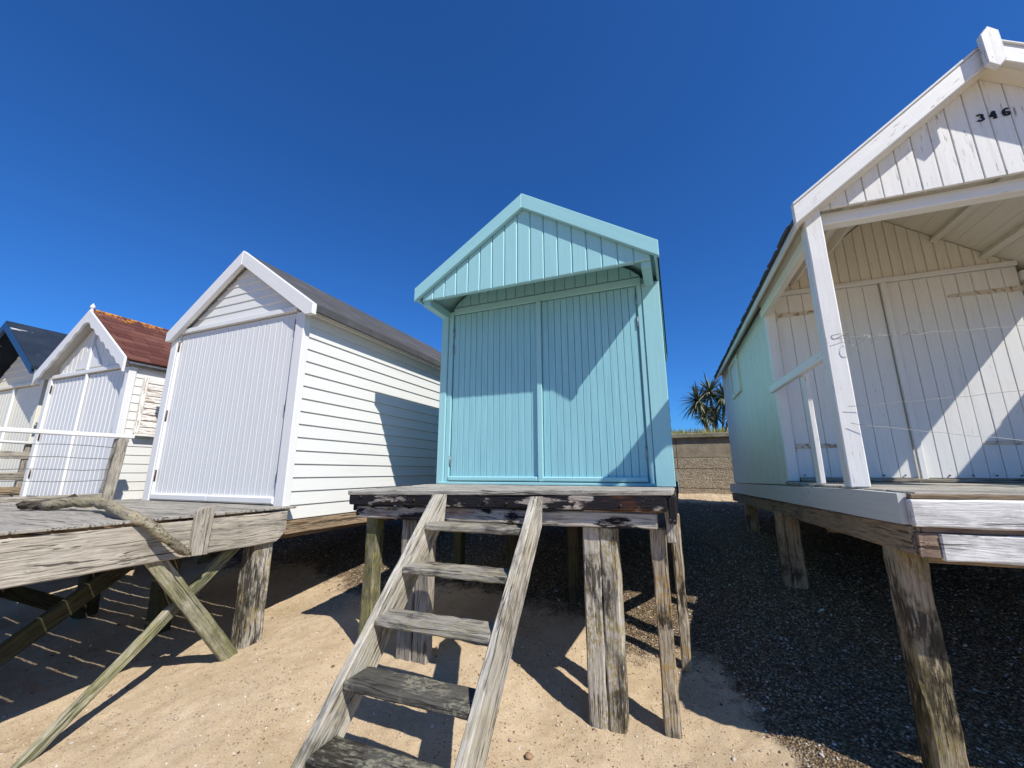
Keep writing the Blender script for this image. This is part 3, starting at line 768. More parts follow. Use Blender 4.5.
for u in np.arange(1.0, 2.6, .13): part('nail', 'nail', hut, lambda mb: mb.tube([(u, YB - .003, zf + .05), (u, YB - .01, zf + .05)], .006, 6))
# ceiling boards run from front to back, purlins under them
def f(mb):
    for s in (-1, 1):
        n = 10
        for i in range(n):
            a0, a1 = i * 1.0 / n, (i + 1) * 1.0 / n - .002
            p = lambda a, up: (uc + s * a * (HW[s] - .02), 2.205 - SLr * a * (HW[s] - .02) + up)
            poly = [p(a0, 0), p(a1, 0), p(a1, .016), p(a0, .016)]
            rings = [[Vector((u, 2.63, z)) for u, z in poly], [Vector((u, 7.12, z)) for u, z in poly]]
            mb.loft(rings, Y_, X_, Z)
part('ceiling', 'cream_dim', hut, f)
for s in (-1, 1):
    for a in (.38, .65, .90):
        part('purlin', 'cream_dim', hut, lambda mb: mb.beam((uc + s * a, 2.74, 2.205 - SLr * a - .036), (uc + s * a, YB - .002, 2.205 - SLr * a - .036), .045, .065, up=Vector((s * .6, 0, 1)).normalized()))
for s in (-1, 1):
    part('wall_plate', 'cream_dim', hut, lambda mb: mb.beam(((XL + .045) if s < 0 else (XR - .045), 2.66, 1.40), ((XL + .045) if s < 0 else (XR - .045), YB - .002, 1.41), .05, .07))
def f(mb):
    for s in (-1, 1):
        p = lambda a, up: (uc + s * a, 2.205 - SLr * a + up)
        poly = [p(0, .02), p(HW[s] - .005, .02), p(HW[s] - .005, .05), p(0, .05)]
        mb.loft([[Vector((u, 2.60, z)) for u, z in poly], [Vector((u, 7.15, z)) for u, z in poly]], Y_, X_, Z)
        for k in range(15):
            y = 2.7 + k * .29
            mb.beam((uc + s * (HW[s] - .01), y, 2.205 - SLr * (HW[s] - .01) + .045), (uc + s * (HW[s] - .01), y + .25, 2.205 - SLr * (HW[s] - .01) + .047), .05, .018, jit=.004, seg=2, up=Vector((s * .6, 0, .8)))
part('roof', 'felt', hut, f)
for s in (-1, 1):
    part('eave_board', 'greywhite', hut, lambda mb: mb.beam((uc + s * (HW[s] - .02), 2.63, 2.213 - SLr * HW[s]), (uc + s * (HW[s] - .02), 7.13, 2.213 - SLr * HW[s]), .018, .045))
FB = Fr((0, 2.60, 0), X_, -Y_)
for s in (-1, 1):
    ue = uc + s * HW[s]
    ze = 2.193 - .7555 * HW[s]
    bb = part('bargeboard', 'white_old', hut, lambda mb: mb.pboard(FB, [(ue, ze), (uc + s * .0008, 2.193), (uc + s * .0008, 2.313), (ue, ze + .12)], -.012, .022, .004, L=(s, -.75)))
    part('capping', 'white_old', bb, lambda mb: mb.pboard(FB, [(ue, ze + .122), (uc + s * .0008, 2.315), (uc + s * .0008, 2.332), (ue, ze + .139)], -.012, .030, .004, L=(s, -.75)))
part('finial_board', 'white_old', hut, lambda mb: mb.pboard(Fr((0, 2.56, 0), X_, -Y_), [(uc - .02, 2.10), (uc + .018, 2.14), (uc + .018, 2.325), (uc - .02, 2.37), (uc - .058, 2.325), (uc - .058, 2.14)], -.0, .03, .004))
FG = Fr((0, 2.70, 0), X_, -Y_)
gb = part('gable', 'white_old', hut, lambda mb: (boards(mb, FG, .90, 2.64, 20, lambda u: 1.56, lambda u: 2.195 - SLr * abs(u - uc), -.018, .0, .0035, .001)))
for s in (-1, 1):
    part('verge_soffit', 'cream_dim', hut, lambda mb: mb.loft([[Vector((u, 2.613, z)), Vector((u, 2.698, z)), Vector((u, 2.698, z + .01)), Vector((u, 2.613, z + .01))] for u, z in ((uc + s * (HW[s] - .01), 2.185 - SLr * (HW[s] - .01)), (uc, 2.185))], X_, Y_, Z))
part('tie_beam', 'white_porch', hut, lambda mb: mb.beam((XL + .02, 2.80, 1.528), (XR - .02, 2.80, 1.528), .075, .075, jit=.001, seg=10))
for x in (XL + .045, XR - .045):
    part('porch_post', 'white_old', hut, lambda mb: mb.beam((x, 2.69, zf - .004), (x, 2.69, 1.55), .088, .088, up=Y_, ch=.006, jit=.0012, seg=10))
for x in (XL + .02, XR - .02):
    part('side_rail', 'white_porch', hut, lambda mb: mb.beam((x, 2.735, .665), (x, YB - .03, .70), .035, .06, jit=.001, seg=6))
    part('baluster', 'white_old', hut, lambda mb: mb.beam((x + (.03 if x < 1.5 else -.03), 3.25, zf), (x + (.03 if x < 1.5 else -.03), 3.25, .665), .03, .085, up=Y_, jit=.001, seg=5))
# wires strung between the posts
for k, (z0, z1) in enumerate(((.72, .74), (.34, .52), (.25, .03), (.62, .63))):
    y = 2.63
    def f(mb):
        n = 26; pts = []
        for i in range(n + 1):
            q = i / n; x = XL + .045 + (XR - XL - .09) * q
            w = .006 * math.sin(i * 2.3 + k) * (2 if k == 0 and q < .25 else .6)
            pts.append((x, y + w, z0 + (z1 - z0) * q + w * .8 - .03 * math.sin(q * math.pi)))
        mb.tube(pts, .0012, 5)
        if k == 0:
            pts = [(XL + .045 + .050 * math.cos(a) + .0045 * a, 2.69 + .055 * math.sin(a), .72 + .006 * a) for a in np.linspace(0, 9, 40)]
            mb.tube(pts, .0018, 5)
            mb.tube([(XL + .08 + .018 * math.cos(a) + i * .004, 2.63 - .01, .69 + .02 * math.sin(a * 1.3)) for i, a in enumerate(np.linspace(0, 8, 30))], .0015, 5)
            mb.tube([(XL + .1 + i * .011, 2.62 + .006 * math.sin(i), .715 + .012 * math.sin(i * 1.1)) for i in range(28)], .0014, 5)
    if k < 3: part('wire', 'wire', hut, f)
# the number 346 in slab serif strokes
def digit(polys, x, z, s):
    def f(mb):
        for pl in polys:
            pts = [(x + u * s, z + v * s) for u, v in pl]
            P = [FG(u, .004, v) for u, v in pts]
            for a, b in zip(P[:-1], P[1:]): mb.beam(a, b, .004, (.0165 if abs(b.x - a.x) < abs(b.z - a.z) else .011) * s / .06, up=(b - a).cross(Vector((0, 1, 0))), ch=.0008)
    part('house_number', 'black', gb, f)
def arc(cx, cz, rx, rz, a0, a1, n=9): return [(cx + rx * math.cos(R(a)), cz + rz * math.sin(R(a))) for a in np.linspace(a0, a1, n)]
digit([arc(.28, .74, .24, .22, 160, -80), arc(.28, .27, .27, .25, 80, -165)], 1.718, 1.915, .045)
digit([[(.42, 1.0), (.02, .34)], [(.0, .34), (.62, .34)], [(.44, 1.0), (.44, .02)], [(.26, .02), (.62, .02)]], 1.770, 1.915, .045)
digit([arc(.3, .27, .24, .25, 0, 360, 13), arc(.5, .45, .46, .55, 105, 190), arc(.40, .86, .14, .10, 130, -10, 5)], 1.824, 1.915, .045)

pf = thing('timber_platform', 'timber platform with whitewashed knotty front beams under the porch of hut 346', 'platform', (.82, 2.6, -1.15), RZ, PG)
pf['_o'] = (.82, 2.6, -1.15)
def f(mb):
    y = 2.13
    while y < 4.04:
        w = min(.12, 4.045 - y)
        mb.beam((XL + .03, y + w / 2, -.092), (XR + .02, y + w / 2, -.092), w - .006, .026, jit=.0012, seg=10); y += w
part('decking', 'decktop', pf, f)
part('front_beam', 'whitewash', pf, lambda mb: mb.beam((.83, 2.135, -.158), (XR + .02, 2.135, -.152), .035, .105, ch=.006, jit=.0022, seg=18))
part('front_beam', 'whitewash', pf, lambda mb: mb.beam((.905, 2.145, -.282), (XR + .02, 2.145, -.277), .035, .098, ch=.006, jit=.0022, seg=18))
part('beam_end', 'reddish', pf, lambda mb: mb.beam((.838, 2.152, -.278), (.903, 2.152, -.280), .035, .092, ch=.004, jit=.002, seg=3))
part('packing_strip', 'reddish', pf, lambda mb: mb.beam((.86, 2.158, -.221), (XR, 2.158, -.219), .03, .022, jit=.001, seg=10))
part('edge_board', 'brownbeam', pf, lambda mb: mb.beam((.84, 2.142, -.094), (XR + .02, 2.142, -.094), .026, .02, jit=.001, seg=14))
for X, q in ((XL, -1), (XR, 1)):
    def f(mb):
        rings = []
        for y in np.linspace(2.16, 7.08, 24):
            zt = -.085 - .02 * max(0, y - 2.6); zb = -.205 - .018 * (y - 2.13)
            j = lambda: random.uniform(-.001, .001)
            o = X + q * .014
            rings.append([(X - q * .015, y, zb), (o + j(), y, zb + j()), (o + j(), y, zt), (X - q * .015, y, zt)])
        mb.loft(rings, Y_, Z, X_)
    part('skirting', 'greywhite', pf, f)
    part('side_beam', 'brownbeam', pf, lambda mb: mb.beam((X + (.03 if q < 0 else -.03), 2.15, -.265), (X + (.03 if q < 0 else -.03), 7.05, -.36), .06, .11, jit=.002, seg=16))
for x in (.885, 2.64):
    post(pf, x, 2.38, -1.12, -.31, .105, .12, 'brownpost', jit=.004, seg=14)
for x in (.88, 2.64):
    post(pf, x, 4.17, -.85, -.33, .10, .10, 'brownpost'); post(pf, x - .075 if x < 1 else x, 4.19, -.85, -.33, .06, .09, 'brownpost')
    post(pf, x, 6.0, -.72, -.36, .13, .13, 'brownpost')
for y in (2.4, 3.3, 4.2, 5.2, 6.2): part('joist', 'brownbeam', pf, lambda mb: mb.beam((XL + .06, y, -.32), (XR - .06, y, -.32), .06, .12))

KS = .957
for o in (hut, pf):
    o.location = Vector(o.location) * KS; o.scale = (KS,) * 3
# next hut beyond the right edge, the same kind
D = 2.33
dup(hut, hut.location + Vector((D, 0, 0)), 'white open porched beach hut without a number, standing right of hut 346', skip=('house_number',))
dup(pf, pf.location + Vector((D, 0, 0)), 'whitewashed timber platform under the unnumbered hut at the right end of the row')

# ================================================================ ground
CP = [(-.4, 2.2, -1.26), (0., 2.25, -1.225), (-2.0, 2.3, -1.04), (-1.55, 2.25, -1.17), (-2.65, 2.1, -1.14), (-3.3, 1.5, -1.25), (-3.2, 2.9, -1.10), (.04, 2.53, -1.17), (.9, 2.55, -1.17), (.95, 2.25, -1.10),
      (-2.8, 1.1, -1.26), (.8, 4.17, -.84), (.73, 5.8, -.69), (-.05, 2.75, -1.11), (-1.0, 1.0, -1.30), (1.0, 1.2, -1.22), (-2.0, .5, -1.36), (-3.1, 3.4, -1.0), (-1.0, 3.6, -.98), (-4, 5, -.75), (-1, 5.5, -.70), (3, 3, -1.05), (3, 5, -.78), (-6, 2.5, -1.05), (-7, 1.2, -1.25), (-6, 5, -.75)]
CP = np.array(CP)
def trend(x, y):
    return np.interp(y, [-60, -4, 1.0, 2.3, 4.2, 5.8, 8.6], [-7.5, -1.75, -1.29, -1.15, -.86, -.69, -.395])
res = CP[:, 2] - trend(CP[:, 0], CP[:, 1])
def gh(x, y):
    x = np.asarray(x, dtype=float); y = np.asarray(y, dtype=float)
    num = np.zeros_like(x); den = np.full_like(x, .25)
    for (cx, cy, _), r in zip(CP, res):
        w = np.exp(-((x - cx) ** 2 + (y - cy) ** 2) / (2 * .42 ** 2)); num += w * r; den += w
    return trend(x, y) + num / den
def axis(lo, hi, step, far, growth=1.16):
    a = list(np.arange(lo, hi + 1e-6, step)); d = step; x = hi
    while x < far: d *= growth; x += d; a.append(x)
    d = step; x = lo
    while x > -far: d *= growth; x -= d; a.insert(0, x)
    return np.array(a)
xs = axis(-5.2, 2.6, .02, 420); ys = axis(.4, 5.6, .02, 420); ys = ys[ys < 8.75]; ys = np.append(ys, 8.75)
GX, GY = np.meshgrid(xs, ys); GZ = gh(GX, GY)
nz = np.zeros(GX.size); fx, fy = GX.ravel(), GY.ravel()
grav = np.zeros(GX.size)
for i in range(GX.size):
    x, y = fx[i], fy[i]
    near = 1. if (-9 < x < 6 and -2 < y < 9) else .0
    a = noise.noise(Vector((x * 1.3, y * 1.3, 0)))
    v = .022 * a
    if near: v += .010 * noise.noise(Vector((x * 5, y * 5, 3))) + 0.0065 * noise.noise(Vector((x * 14, y * 14, 7))) + .0045 * noise.noise(Vector((x * 42, y * 42, 1)))
    nz[i] = v
    lim = 2.62 + .35 * noise.noise(Vector((x * .9, y * .9, 9))) + (.25 if x < -.5 else 0.) - .85 * min(1, max(0, (x - .0) / .45))
    grav[i] = min(1, max(0, (y - lim) / .8 + .25 * noise.noise(Vector((x * 4, y * 4, 5))))) * (1 - .75 * min(1, max(0, (y - 7.0) / .9)))  # fades to sand near the sea wall, painting the sunlit strip paler
GZ = GZ + nz.reshape(GX.shape)
nx, ny = len(xs), len(ys)
me = bpy.data.meshes.new('sand_beach')
V = np.stack([GX.ravel(), GY.ravel(), GZ.ravel()], 1)
idx = np.arange(nx * ny).reshape(ny, nx)
Q = np.stack([idx[:-1, :-1], idx[:-1, 1:], idx[1:, 1:], idx[1:, :-1]], -1).reshape(-1, 4)
me.vertices.add(len(V)); me.vertices.foreach_set('co', V.ravel().astype(np.float32))
me.loops.add(Q.size); me.loops.foreach_set('vertex_index', Q.ravel().astype(np.int32))
me.polygons.add(len(Q)); me.polygons.foreach_set('loop_start', (np.arange(len(Q)) * 4).astype(np.int32)); me.polygons.foreach_set('loop_total', np.full(len(Q), 4, dtype=np.int32))
me.polygons.foreach_set('use_smooth', np.ones(len(Q), dtype=bool)); me.update(calc_edges=True)
a = me.attributes.new('grav', 'FLOAT', 'POINT'); a.data.foreach_set('value', grav.astype(np.float32))
t = NT('sand_and_shingle'); p = t.pos(); gm = t.attr('grav', True)
s1 = t.noise(p, 2.2, 5, .6); s2 = t.noise(p, 160, 3, .7); s3 = t.noise(p, 600, 2, .7)
sand = t.mix(t.ramp(s1, (.35, 0.), (.65, 1.)), (.455, .345, .215), (.565, .445, .298))
sand = t.mix(t.math('MULTIPLY', t.ramp(s2, (.36, 1.), (.5, 0.)), .5), sand, (.24, .155, .09))
s4 = t.noise(p, 28, 5, .65); sand = t.mix(t.math('MULTIPLY', t.ramp(s4, (.54, 0.), (.7, 1.)), .30), sand, (.66, .55, .42))
sand = t.mix(t.math('MULTIPLY', t.ramp(s4, (.30, 1.), (.42, 0.)), .35), sand, (.30, .20, .12))
grit = t.vor(p, 75, out='Distance'); gc_ = t.vor(p, 75, out='Color')
gsel = t.ramp(t.sep(gc_)[0], (.52, 0.), (.54, 1.))
gmask = t.math('MULTIPLY', t.math('MULTIPLY', t.ramp(grit, (.25, 1.), (.33, 0.)), gsel), t.ramp(t.noise(p, 4, 4), (.42, .15), (.6, 1.)))
gcol = t.ramp(t.sep(gc_)[1], (.0, (.10, .07, .05)), (.4, (.33, .20, .12)), (.7, (.55, .45, .33)), (1., (.75, .70, .62)))
sand = t.mix(gmask, sand, gcol)
ps = t.vor(p, 95, out='Color'); pd = t.vor(p, 95, out='Distance')
gr = t.ramp(t.sep(ps)[0], (.0, (.05, .034, .022)), (.35, (.15, .105, .062)), (.7, (.29, .20, .11)), (.9, (.35, .28, .19)), (1., (.55, .52, .48)))
gr = t.mix(t.ramp(pd, (.45, 0.), (.75, .85)), gr, (.05, .04, .03))
gr = t.mix(.12, gr, (.26, .19, .12))
gfac = t.math('ADD', gm, t.math('MULTIPLY', t.math('SUBTRACT', t.noise(p, 11, 4), .5), .9))
gfac = t.ramp(gfac, (.35, 0.), (.62, 1.))
c = t.mix(gfac, sand, gr)
hh = t.math('ADD', t.math('MULTIPLY', t.math('SUBTRACT', 1., pd), t.math('MULTIPLY', gfac, 1.3)), t.math('ADD', t.math('MULTIPLY', s2, .3), t.math('MULTIPLY', gmask, .5)))
hh = t.math('ADD', hh, t.math('MULTIPLY', s3, .15))
me.materials.append(t.fin(c, .92, t.bump(hh, .8, .012), spec=.1))
go = bpy.data.objects.new('sand', me); col.objects.link(go); go['kind'] = 'structure'
def ground_z(x, y):
    # bilinear lookup
    i = np.clip(np.searchsorted(xs, x) - 1, 0, nx - 2); j = np.clip(np.searchsorted(ys, y) - 1, 0, ny - 2)
    fx_ = (x - xs[i]) / (xs[i + 1] - xs[i]); fy_ = (y - ys[j]) / (ys[j + 1] - ys[j])
    return GZ[j, i] * (1 - fx_) * (1 - fy_) + GZ[j, i + 1] * fx_ * (1 - fy_) + GZ[j + 1, i] * (1 - fx_) * fy_ + GZ[j + 1, i + 1] * fx_ * fy_

# pebbles scattered as one sheet of real stones
ico = [(0, 0, -1), (.724, -.526, -.447), (-.276, -.851, -.447), (-.894, 0, -.447), (-.276, .851, -.447), (.724, .526, -.447), (.276, -.851, .447), (-.724, -.526, .447), (-.724, .526, .447), (.276, .851, .447), (.894, 0, .447), (0, 0, 1)]
icf = [(0, 1, 2), (1, 0, 5), (0, 2, 3), (0, 3, 4), (0, 4, 5), (1, 5, 10), (2, 1, 6), (3, 2, 7), (4, 3, 8), (5, 4, 9), (1, 10, 6), (2, 6, 7), (3, 7, 8), (4, 8, 9), (5, 9, 10), (6, 10, 11), (7, 6, 11), (8, 7, 11), (9, 8, 11), (10, 9, 11)]
ico = np.array(ico); icf = np.array(icf)
def stones(name, P, rad, flat, ramp, sink=.3, smooth=True):
    n = len(P); A = np.random.rand(n) * 6.283; ca, sa = np.cos(A), np.sin(A)
    sxyz = np.stack([rad * np.random.uniform(.8, 1.35, n), rad * np.random.uniform(.65, 1., n), rad * flat * np.random.uniform(.7, 1.2, n)], 1)
    Vv = ico[None] * sxyz[:, None, :] * np.random.uniform(.86, 1.12, (n, 12, 1))
    T = np.random.uniform(-.35, .35, (n, 1)); z = Vv[..., 2] + Vv[..., 0] * T; x, y = Vv[..., 0], Vv[..., 1]
    Vr = np.stack([x * ca[:, None] - y * sa[:, None], x * sa[:, None] + y * ca[:, None], z], -1)
    Vr += P[:, None, :]; Vr[..., 2] += (sxyz[:, 2] * (1 - 2 * sink))[:, None]
    Fc = (icf[None] + (np.arange(n) * 12)[:, None, None]).reshape(-1, 3)
    me = bpy.data.meshes.new(name); me.vertices.add(n * 12); me.vertices.foreach_set('co', Vr.reshape(-1).astype(np.float32))
    me.loops.add(Fc.size); me.loops.foreach_set('vertex_index', Fc.ravel().astype(np.int32)); me.polygons.add(len(Fc))
    me.polygons.foreach_set('loop_start', (np.arange(len(Fc)) * 3).astype(np.int32)); me.polygons.foreach_set('loop_total', np.full(len(Fc), 3, dtype=np.int32))
    me.polygons.foreach_set('use_smooth', np.full(len(Fc), smooth)); me.update(calc_edges=True)
    at = me.attributes.new('rnd', 'FLOAT', 'POINT'); at.data.foreach_set('value', np.repeat(np.random.rand(n), 12).astype(np.float32))
    t = NT(name + '_stone'); rnd = t.attr('rnd', True); p = t.pos()
    c = t.ramp(rnd, *ramp, interp='LINEAR'); c = t.mix(t.math('MULTIPLY', t.noise(p, 120, 3), .35), c, (.10, .08, .06))
    me.materials.append(t.fin(c, .7, t.bump(t.noise(p, 200, 3), .3, .002), spec=.25))
    o = bpy.data.objects.new(name, me); col.objects.link(o); return o
rng = np.random.default_rng(3)
def scatter(n, x0, x1, y0, y1, fn):
    X = rng.uniform(x0, x1, n * 4); Y = rng.uniform(y0, y1, n * 4); k = fn(X, Y) > rng.random(n * 4)
    X, Y = X[k][:n], Y[k][:n]; return np.stack([X, Y, ground_z(X, Y)], 1)
gA = grav.reshape(GX.shape)
def gravat(x, y):
    i = np.clip(np.searchsorted(xs, x) - 1, 0, nx - 2); j = np.clip(np.searchsorted(ys, y) - 1, 0, ny - 2); return gA[j, i]
P = np.concatenate([scatter(26000, -5., 3., 2.2, 5., lambda x, y: gravat(x, y) ** 1.5), scatter(9000, -8., 5., 4.5, 8.55, lambda x, y: np.where(y > 7.6, .35, 1.))])
rad = rng.uniform(.003, .0082, len(P)) * np.where(rng.random(len(P)) < .06, 1.7, 1) * np.interp(P[:, 1], [3, 7], [1, 1.6])
RAMP = ((.0, (.05, .034, .022)), (.35, (.155, .105, .062)), (.68, (.31, .215, .12)), (.88, (.46, .36, .23)), (.95, (.50, .47, .43)), (1., (.72, .70, .66)))
tag(stones('gravel', P, rad, .62, RAMP), kind='stuff', label='brown and grey shingle lying under and behind the huts', cat='gravel')
P = np.concatenate([scatter(15000, -4.5, 2.5, .4, 3.4, lambda x, y: .25 + .75 * (np.sin(x * 3.1 + 1) * np.sin(y * 2.3 + x) > .1))])
rad = .0018 + .0052 * rng.random(len(P)) ** 3.2
tag(stones('shell_grit', P, rad, .6, ((.0, (.16, .10, .06)), (.3, (.40, .25, .14)), (.6, (.55, .42, .28)), (.85, (.70, .62, .50)), (1., (.82, .80, .75))), .35), kind='stuff', label='shell fragments and tiny pebbles strewn over the sand', cat='shell grit')
P = scatter(700, -4.2, 2.2, .7, 2.9, lambda x, y: np.ones_like(x)); rad = .0035 + .0095 * rng.random(len(P)) ** 3.5
tag(stones('pebbles', P, rad, .6, ((.0, (.10, .07, .05)), (.4, (.30, .19, .12)), (.7, (.42, .33, .25)), (1., (.62, .58, .52))), .3), kind='stuff', label='loose small pebbles scattered on the sand', cat='pebbles')
def one_stone(x, y, r, lab, ramp):
    z = float(ground_z(np.array([x]), np.array([y]))[0])
    tag(stones('stone', np.array([[x, y, z]]), np.array([r]), .6, ramp, .2), label=lab, cat='stone')
one_stone(-.72, 1.98, .022, 'brown stone on the sand just right of the steps', ((0., (.34, .21, .12)), (1., (.38, .24, .14))))

# ================================================================ sea wall, grass and tree behind
sw = thing('sea_wall', 'long rough concrete sea wall behind the huts', 'sea wall', (0, 8.7, -.45))
t = NT('rough_aggregate_concrete'); p = t.pos(); zz = t.sep(p)[2]
n1 = t.noise(p, 5, 6, .65); v = t.vor(t.scale(p, 1, 1, 1), 62, out='Color'); vd = t.vor(p, 62)
rg = t.ramp(t.sep(v)[0], (.0, (.25, .205, .145)), (.5, (.36, .30, .215)), (1., (.48, .42, .32)))
rg = t.mix(t.ramp(vd, (.5, 0.), (.8, .45)), rg, (.10, .08, .05))
smc = t.mix(t.ramp(n1, (.35, 0.), (.65, 1.)), (.22, .185, .13), (.33, .285, .205))
zn = t.math('ADD', zz, t.math('MULTIPLY', t.math('SUBTRACT', t.noise(t.scale(p, 1.4, 1, 1), 1, 3), .5), .08))
ms = t.ramp(t.math('ADD', t.math('MULTIPLY', zn, .5), .5), (.625, 0.), (.635, 1.))
c = t.mix(ms, rg, smc)
for zl in (.27, .06, -.30):
    ln = t.math('ABSOLUTE', t.math('SUBTRACT', zn, zl)); c = t.mix(t.math('MULTIPLY', t.ramp(ln, (.004, 1.), (.013, 0.)), .75), c, (.05, .04, .03))
hb = t.math('ADD', t.math('MULTIPLY', t.math('SUBTRACT', 1., vd), t.math('SUBTRACT', 1., ms)), n1)
M['wall'] = t.fin(c, .9, t.bump(hb, .8, .02), spec=.1)
t = NT('coping_concrete'); p = t.pos()
c = t.mix(t.ramp(t.noise(p, 6, 6, .7), (.35, 0.), (.65, 1.)), (.20, .18, .13), (.33, .30, .22))
c = t.mix(t.ramp(t.noise(p, 14, 4), (.55, 0.), (.66, .7)), c, (.16, .13, .04))
M['coping'] = t.fin(c, .9, t.bump(t.noise(p, 60, 4), .5, .01), spec=.1)
def f(mb):
    x = -42.
    while x < 40: mb.box((x + .004, 8.6, -.8), (x + 5.996, 8.95, .645), ch=.006); x += 6.
part('wall_face', 'wall', sw, f)
def f(mb):
    x = -43.4
    while x < 40: mb.box((x + .004, 8.54, .647), (x + 2.996, 9.0, .735), ch=.012, jit=.003, seg=8); x += 3.
part('coping', 'coping', sw, f)
me = bpy.data.meshes.new('grass_bank')
def bankz(x, y): return .72 + .05 * min(1, max(0, y - 9)) - .012 * max(0, y - 10) if y < 60 else .2
bv = []; bx = np.concatenate([np.linspace(-400, -14, 8), np.linspace(-12, 12, 25), np.linspace(14, 400, 8)]); by = [8.9, 9.3, 10, 12, 16, 25, 60, 420]
for y in by:
    for x in bx: bv.append((x, y, bankz(x, y)))
W = len(bx); me.from_pydata(bv, [], [(j * W + i, j * W + i + 1, (j + 1) * W + i + 1, (j + 1) * W + i) for j in range(len(by) - 1) for i in range(W - 1)])
t = NT('grassy_turf'); p = t.pos()
me.materials.append(t.fin(t.mix(t.ramp(t.noise(p, 9, 5), (.35, 0.), (.65, 1.)), (.07, .09, .02), (.19, .17, .06)), .95))
o = bpy.data.objects.new('grass_bank', me); col.objects.link(o); o['kind'] = 'structure'
# grass blades
n = 16000; bx = rng.uniform(-10, 8, n); byy = 8.93 + 1.0 * rng.random(n) ** 1.3; h = rng.uniform(.08, .21, n); an = rng.random(n) * 6.283; le = rng.uniform(.01, .06, n); w = rng.uniform(.003, .006, n)
ca, sa = np.cos(an), np.sin(an); ld = rng.random(n) * 6.283; lx, ly = np.cos(ld) * le, np.sin(ld) * le; z0 = np.array([bankz(a, b) - .01 for a, b in zip(bx, byy)])
Vb = np.stack([np.stack([bx - ca * w, byy - sa * w, z0], 1), np.stack([bx + ca * w, byy + sa * w, z0], 1), np.stack([bx + ca * w * .7 + lx * .4, byy + sa * w * .7 + ly * .4, z0 + h * .6], 1), np.stack([bx - ca * w * .7 + lx * .4, byy - sa * w * .7 + ly * .4, z0 + h * .6], 1), np.stack([bx + lx, byy + ly, z0 + h], 1)], 1)
fa = []
for i in range(n): b = i * 5; fa += [(b, b + 1, b + 2, b + 3), (b + 3, b + 2, b + 4)]
me = bpy.data.meshes.new('grass'); me.from_pydata(Vb.reshape(-1, 3).tolist(), [], fa)
at = me.attributes.new('rnd', 'FLOAT', 'POINT'); at.data.foreach_set('value', np.repeat(rng.random(n), 5).astype(np.float32))
t = NT('grass_blades'); rnd = t.attr('rnd', True)
me.materials.append(t.fin(t.ramp(rnd, (0., (.09, .12, .02)), (.5, (.25, .26, .04)), (.8, (.46, .37, .08)), (1., (.50, .42, .20))), .7, spec=.2))
o = bpy.data.objects.new('grass', me); col.objects.link(o); tag(o, 'yellow green grass growing along the top of the sea wall', 'grass', kind='stuff')

# cabbage palm
tr = thing('palm_tree', 'spiky cabbage palm with several bare stems above the sea wall', 'palm', (.95, 12., .72))
t = NT('palm_bark'); p = t.pos(); M['bark'] = t.fin(t.mix(t.ramp(t.noise(t.scale(p, 8, 8, 30), 1, 4), (.35, 0.), (.65, 1.)), (.10, .08, .06), (.26, .21, .16)), .9)
t = NT('palm_leaf'); rnd = t.attr('rnd', True)
M['leaf'] = t.fin(t.ramp(rnd, (0., (.045, .065, .035)), (.5, (.11, .14, .07)), (.82, (.22, .22, .12)), (1., (.34, .27, .17))), .5, spec=.4)
heads = [((.66, 12.0, 1.92), .62, (.95, 12., .7)), ((.98, 12.1, 2.15), .62, (1.0, 12., .7)), ((1.30, 11.9, 1.95), .60, (1.1, 12., .7)), ((1.06, 12.3, 1.55), .42, (1.05, 12.1, .7)), ((.78, 11.8, 1.50), .38, (.98, 12., .7)), ((1.58, 12.1, 1.62), .45, (1.15, 12., .7)), ((1.50, 12.2, 2.05), .45, (1.1, 12., .7))]
def f(mb):
    for h_, r_, b_ in heads:
        b_, h2 = Vector(b_), Vector(h_); mid = b_.lerp(h2, .5) + Vector(((h2.x - b_.x) * .25, 0, -.08))
        P = [(b_ * (1 - q) ** 2 + mid * 2 * q * (1 - q) + h2 * q * q) for q in np.linspace(0, 1, 9)]
        mb.tube(P, [.034 - .012 * i / 8 for i in range(9)], 8, jit=.08)
part('trunk', 'bark', tr, f)
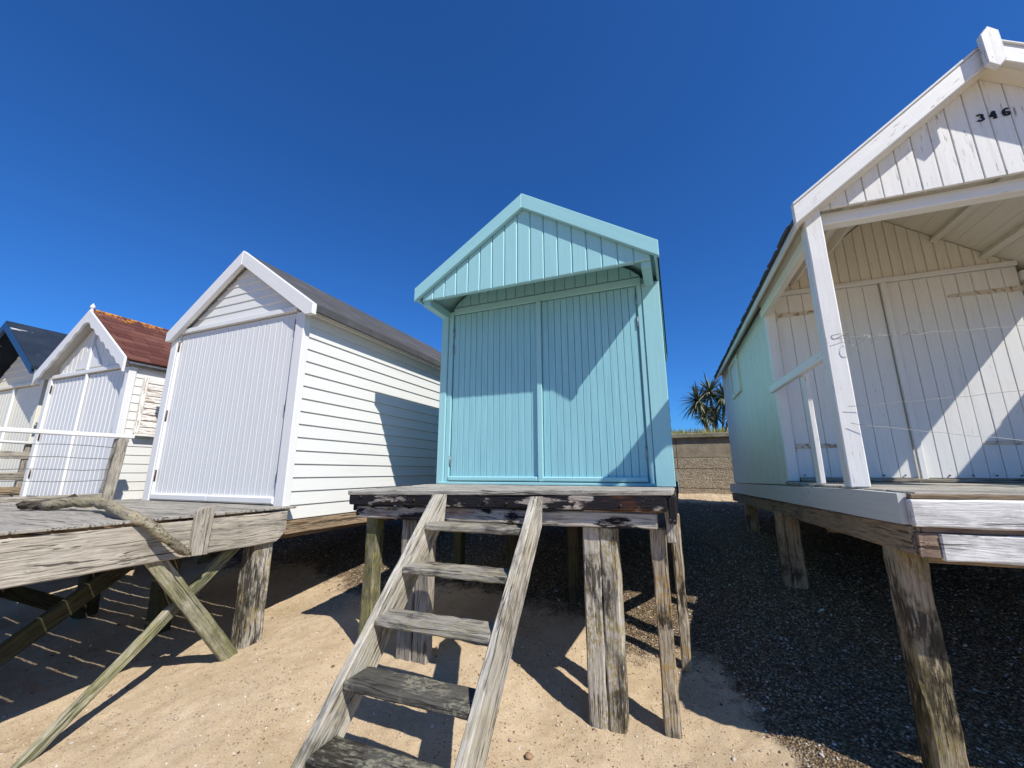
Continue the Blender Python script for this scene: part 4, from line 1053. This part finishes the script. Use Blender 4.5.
def f(mb):
    for h_, r_, b_ in heads:
        c = Vector(h_)
        for k in range(150):
            th = random.random() * 6.283; ph = math.asin(random.uniform(-.75, 1)); L = r_ * random.uniform(.7, 1.1)
            d = Vector((math.cos(th) * math.cos(ph), math.sin(th) * math.cos(ph), math.sin(ph)))
            s_ = d.cross(Z).normalized(); up = s_.cross(d); w = random.uniform(.014, .024); droop = random.uniform(.05, .38) * L
            pts = [c + d * (L * q) - Z * (droop * q * q) for q in (0.02, .35, .7, 1.)]; ww = [w * .7, w, w * .8, .001]
            rings = [[p - s_ * a, p + up * a * .25, p + s_ * a, p - up * a * .1] for p, a in zip(pts, ww)]
            mb.loft(rings, d, s_, up, cap=False)
part('crown', 'leaf', tr, f)

# ================================================================ world, sun, camera
SUN = Vector((-.77, .42, -.936)).normalized()
el = math.asin(-SUN.z); az = math.atan2(-SUN.x, -SUN.y)     # azimuth from +Y towards +X
w = bpy.data.worlds.new('World'); sc.world = w; w.use_nodes = True
nt = w.node_tree; bg = nt.nodes['Background']
sky = nt.nodes.new('ShaderNodeTexSky'); sky.sky_type = 'NISHITA'; sky.sun_disc = False
sky.sun_elevation = el; sky.sun_rotation = az; sky.altitude = 0; sky.air_density = 1.0; sky.dust_density = .3; sky.ozone_density = 2.2
tint = nt.nodes.new('ShaderNodeMix'); tint.data_type = 'RGBA'; tint.blend_type = 'MULTIPLY'; tint.inputs[0].default_value = 1.
nt.links.new(sky.outputs[0], tint.inputs[6]); tint.inputs[7].default_value = (.36, 1.03, 2.0, 1)
nt.links.new(tint.outputs[2], bg.inputs[0]); bg.inputs[1].default_value = .061
ld = bpy.data.lights.new('sun', 'SUN'); ld.energy = 5.0; ld.angle = R(.53); ld.color = (1., .955, .88)
lo = bpy.data.objects.new('sun', ld); col.objects.link(lo); lo.location = (6, -5, 9); lo.rotation_euler = SUN.to_track_quat('-Z', 'Y').to_euler()
cd = bpy.data.cameras.new('camera'); cam = bpy.data.objects.new('camera', cd); col.objects.link(cam); sc.camera = cam
FPX = 400.; TH = math.atan(88 / FPX); YAW = math.atan(166 / (FPX / math.cos(TH)))
cd.sensor_width = 36; cd.lens = FPX / 1024 * 36; cd.clip_start = .05; cd.clip_end = 2000
cam.location = (0, 0, 0); cam.rotation_euler = (math.pi / 2 + TH, 0, YAW)
sc.view_settings.view_transform = 'Standard'; sc.view_settings.look = 'None'; sc.view_settings.gamma = 1; sc.view_settings.use_curve_mapping = False
sc.view_settings.exposure = .24
for o in list(bpy.data.objects):
    if '_o' in o: del o['_o']
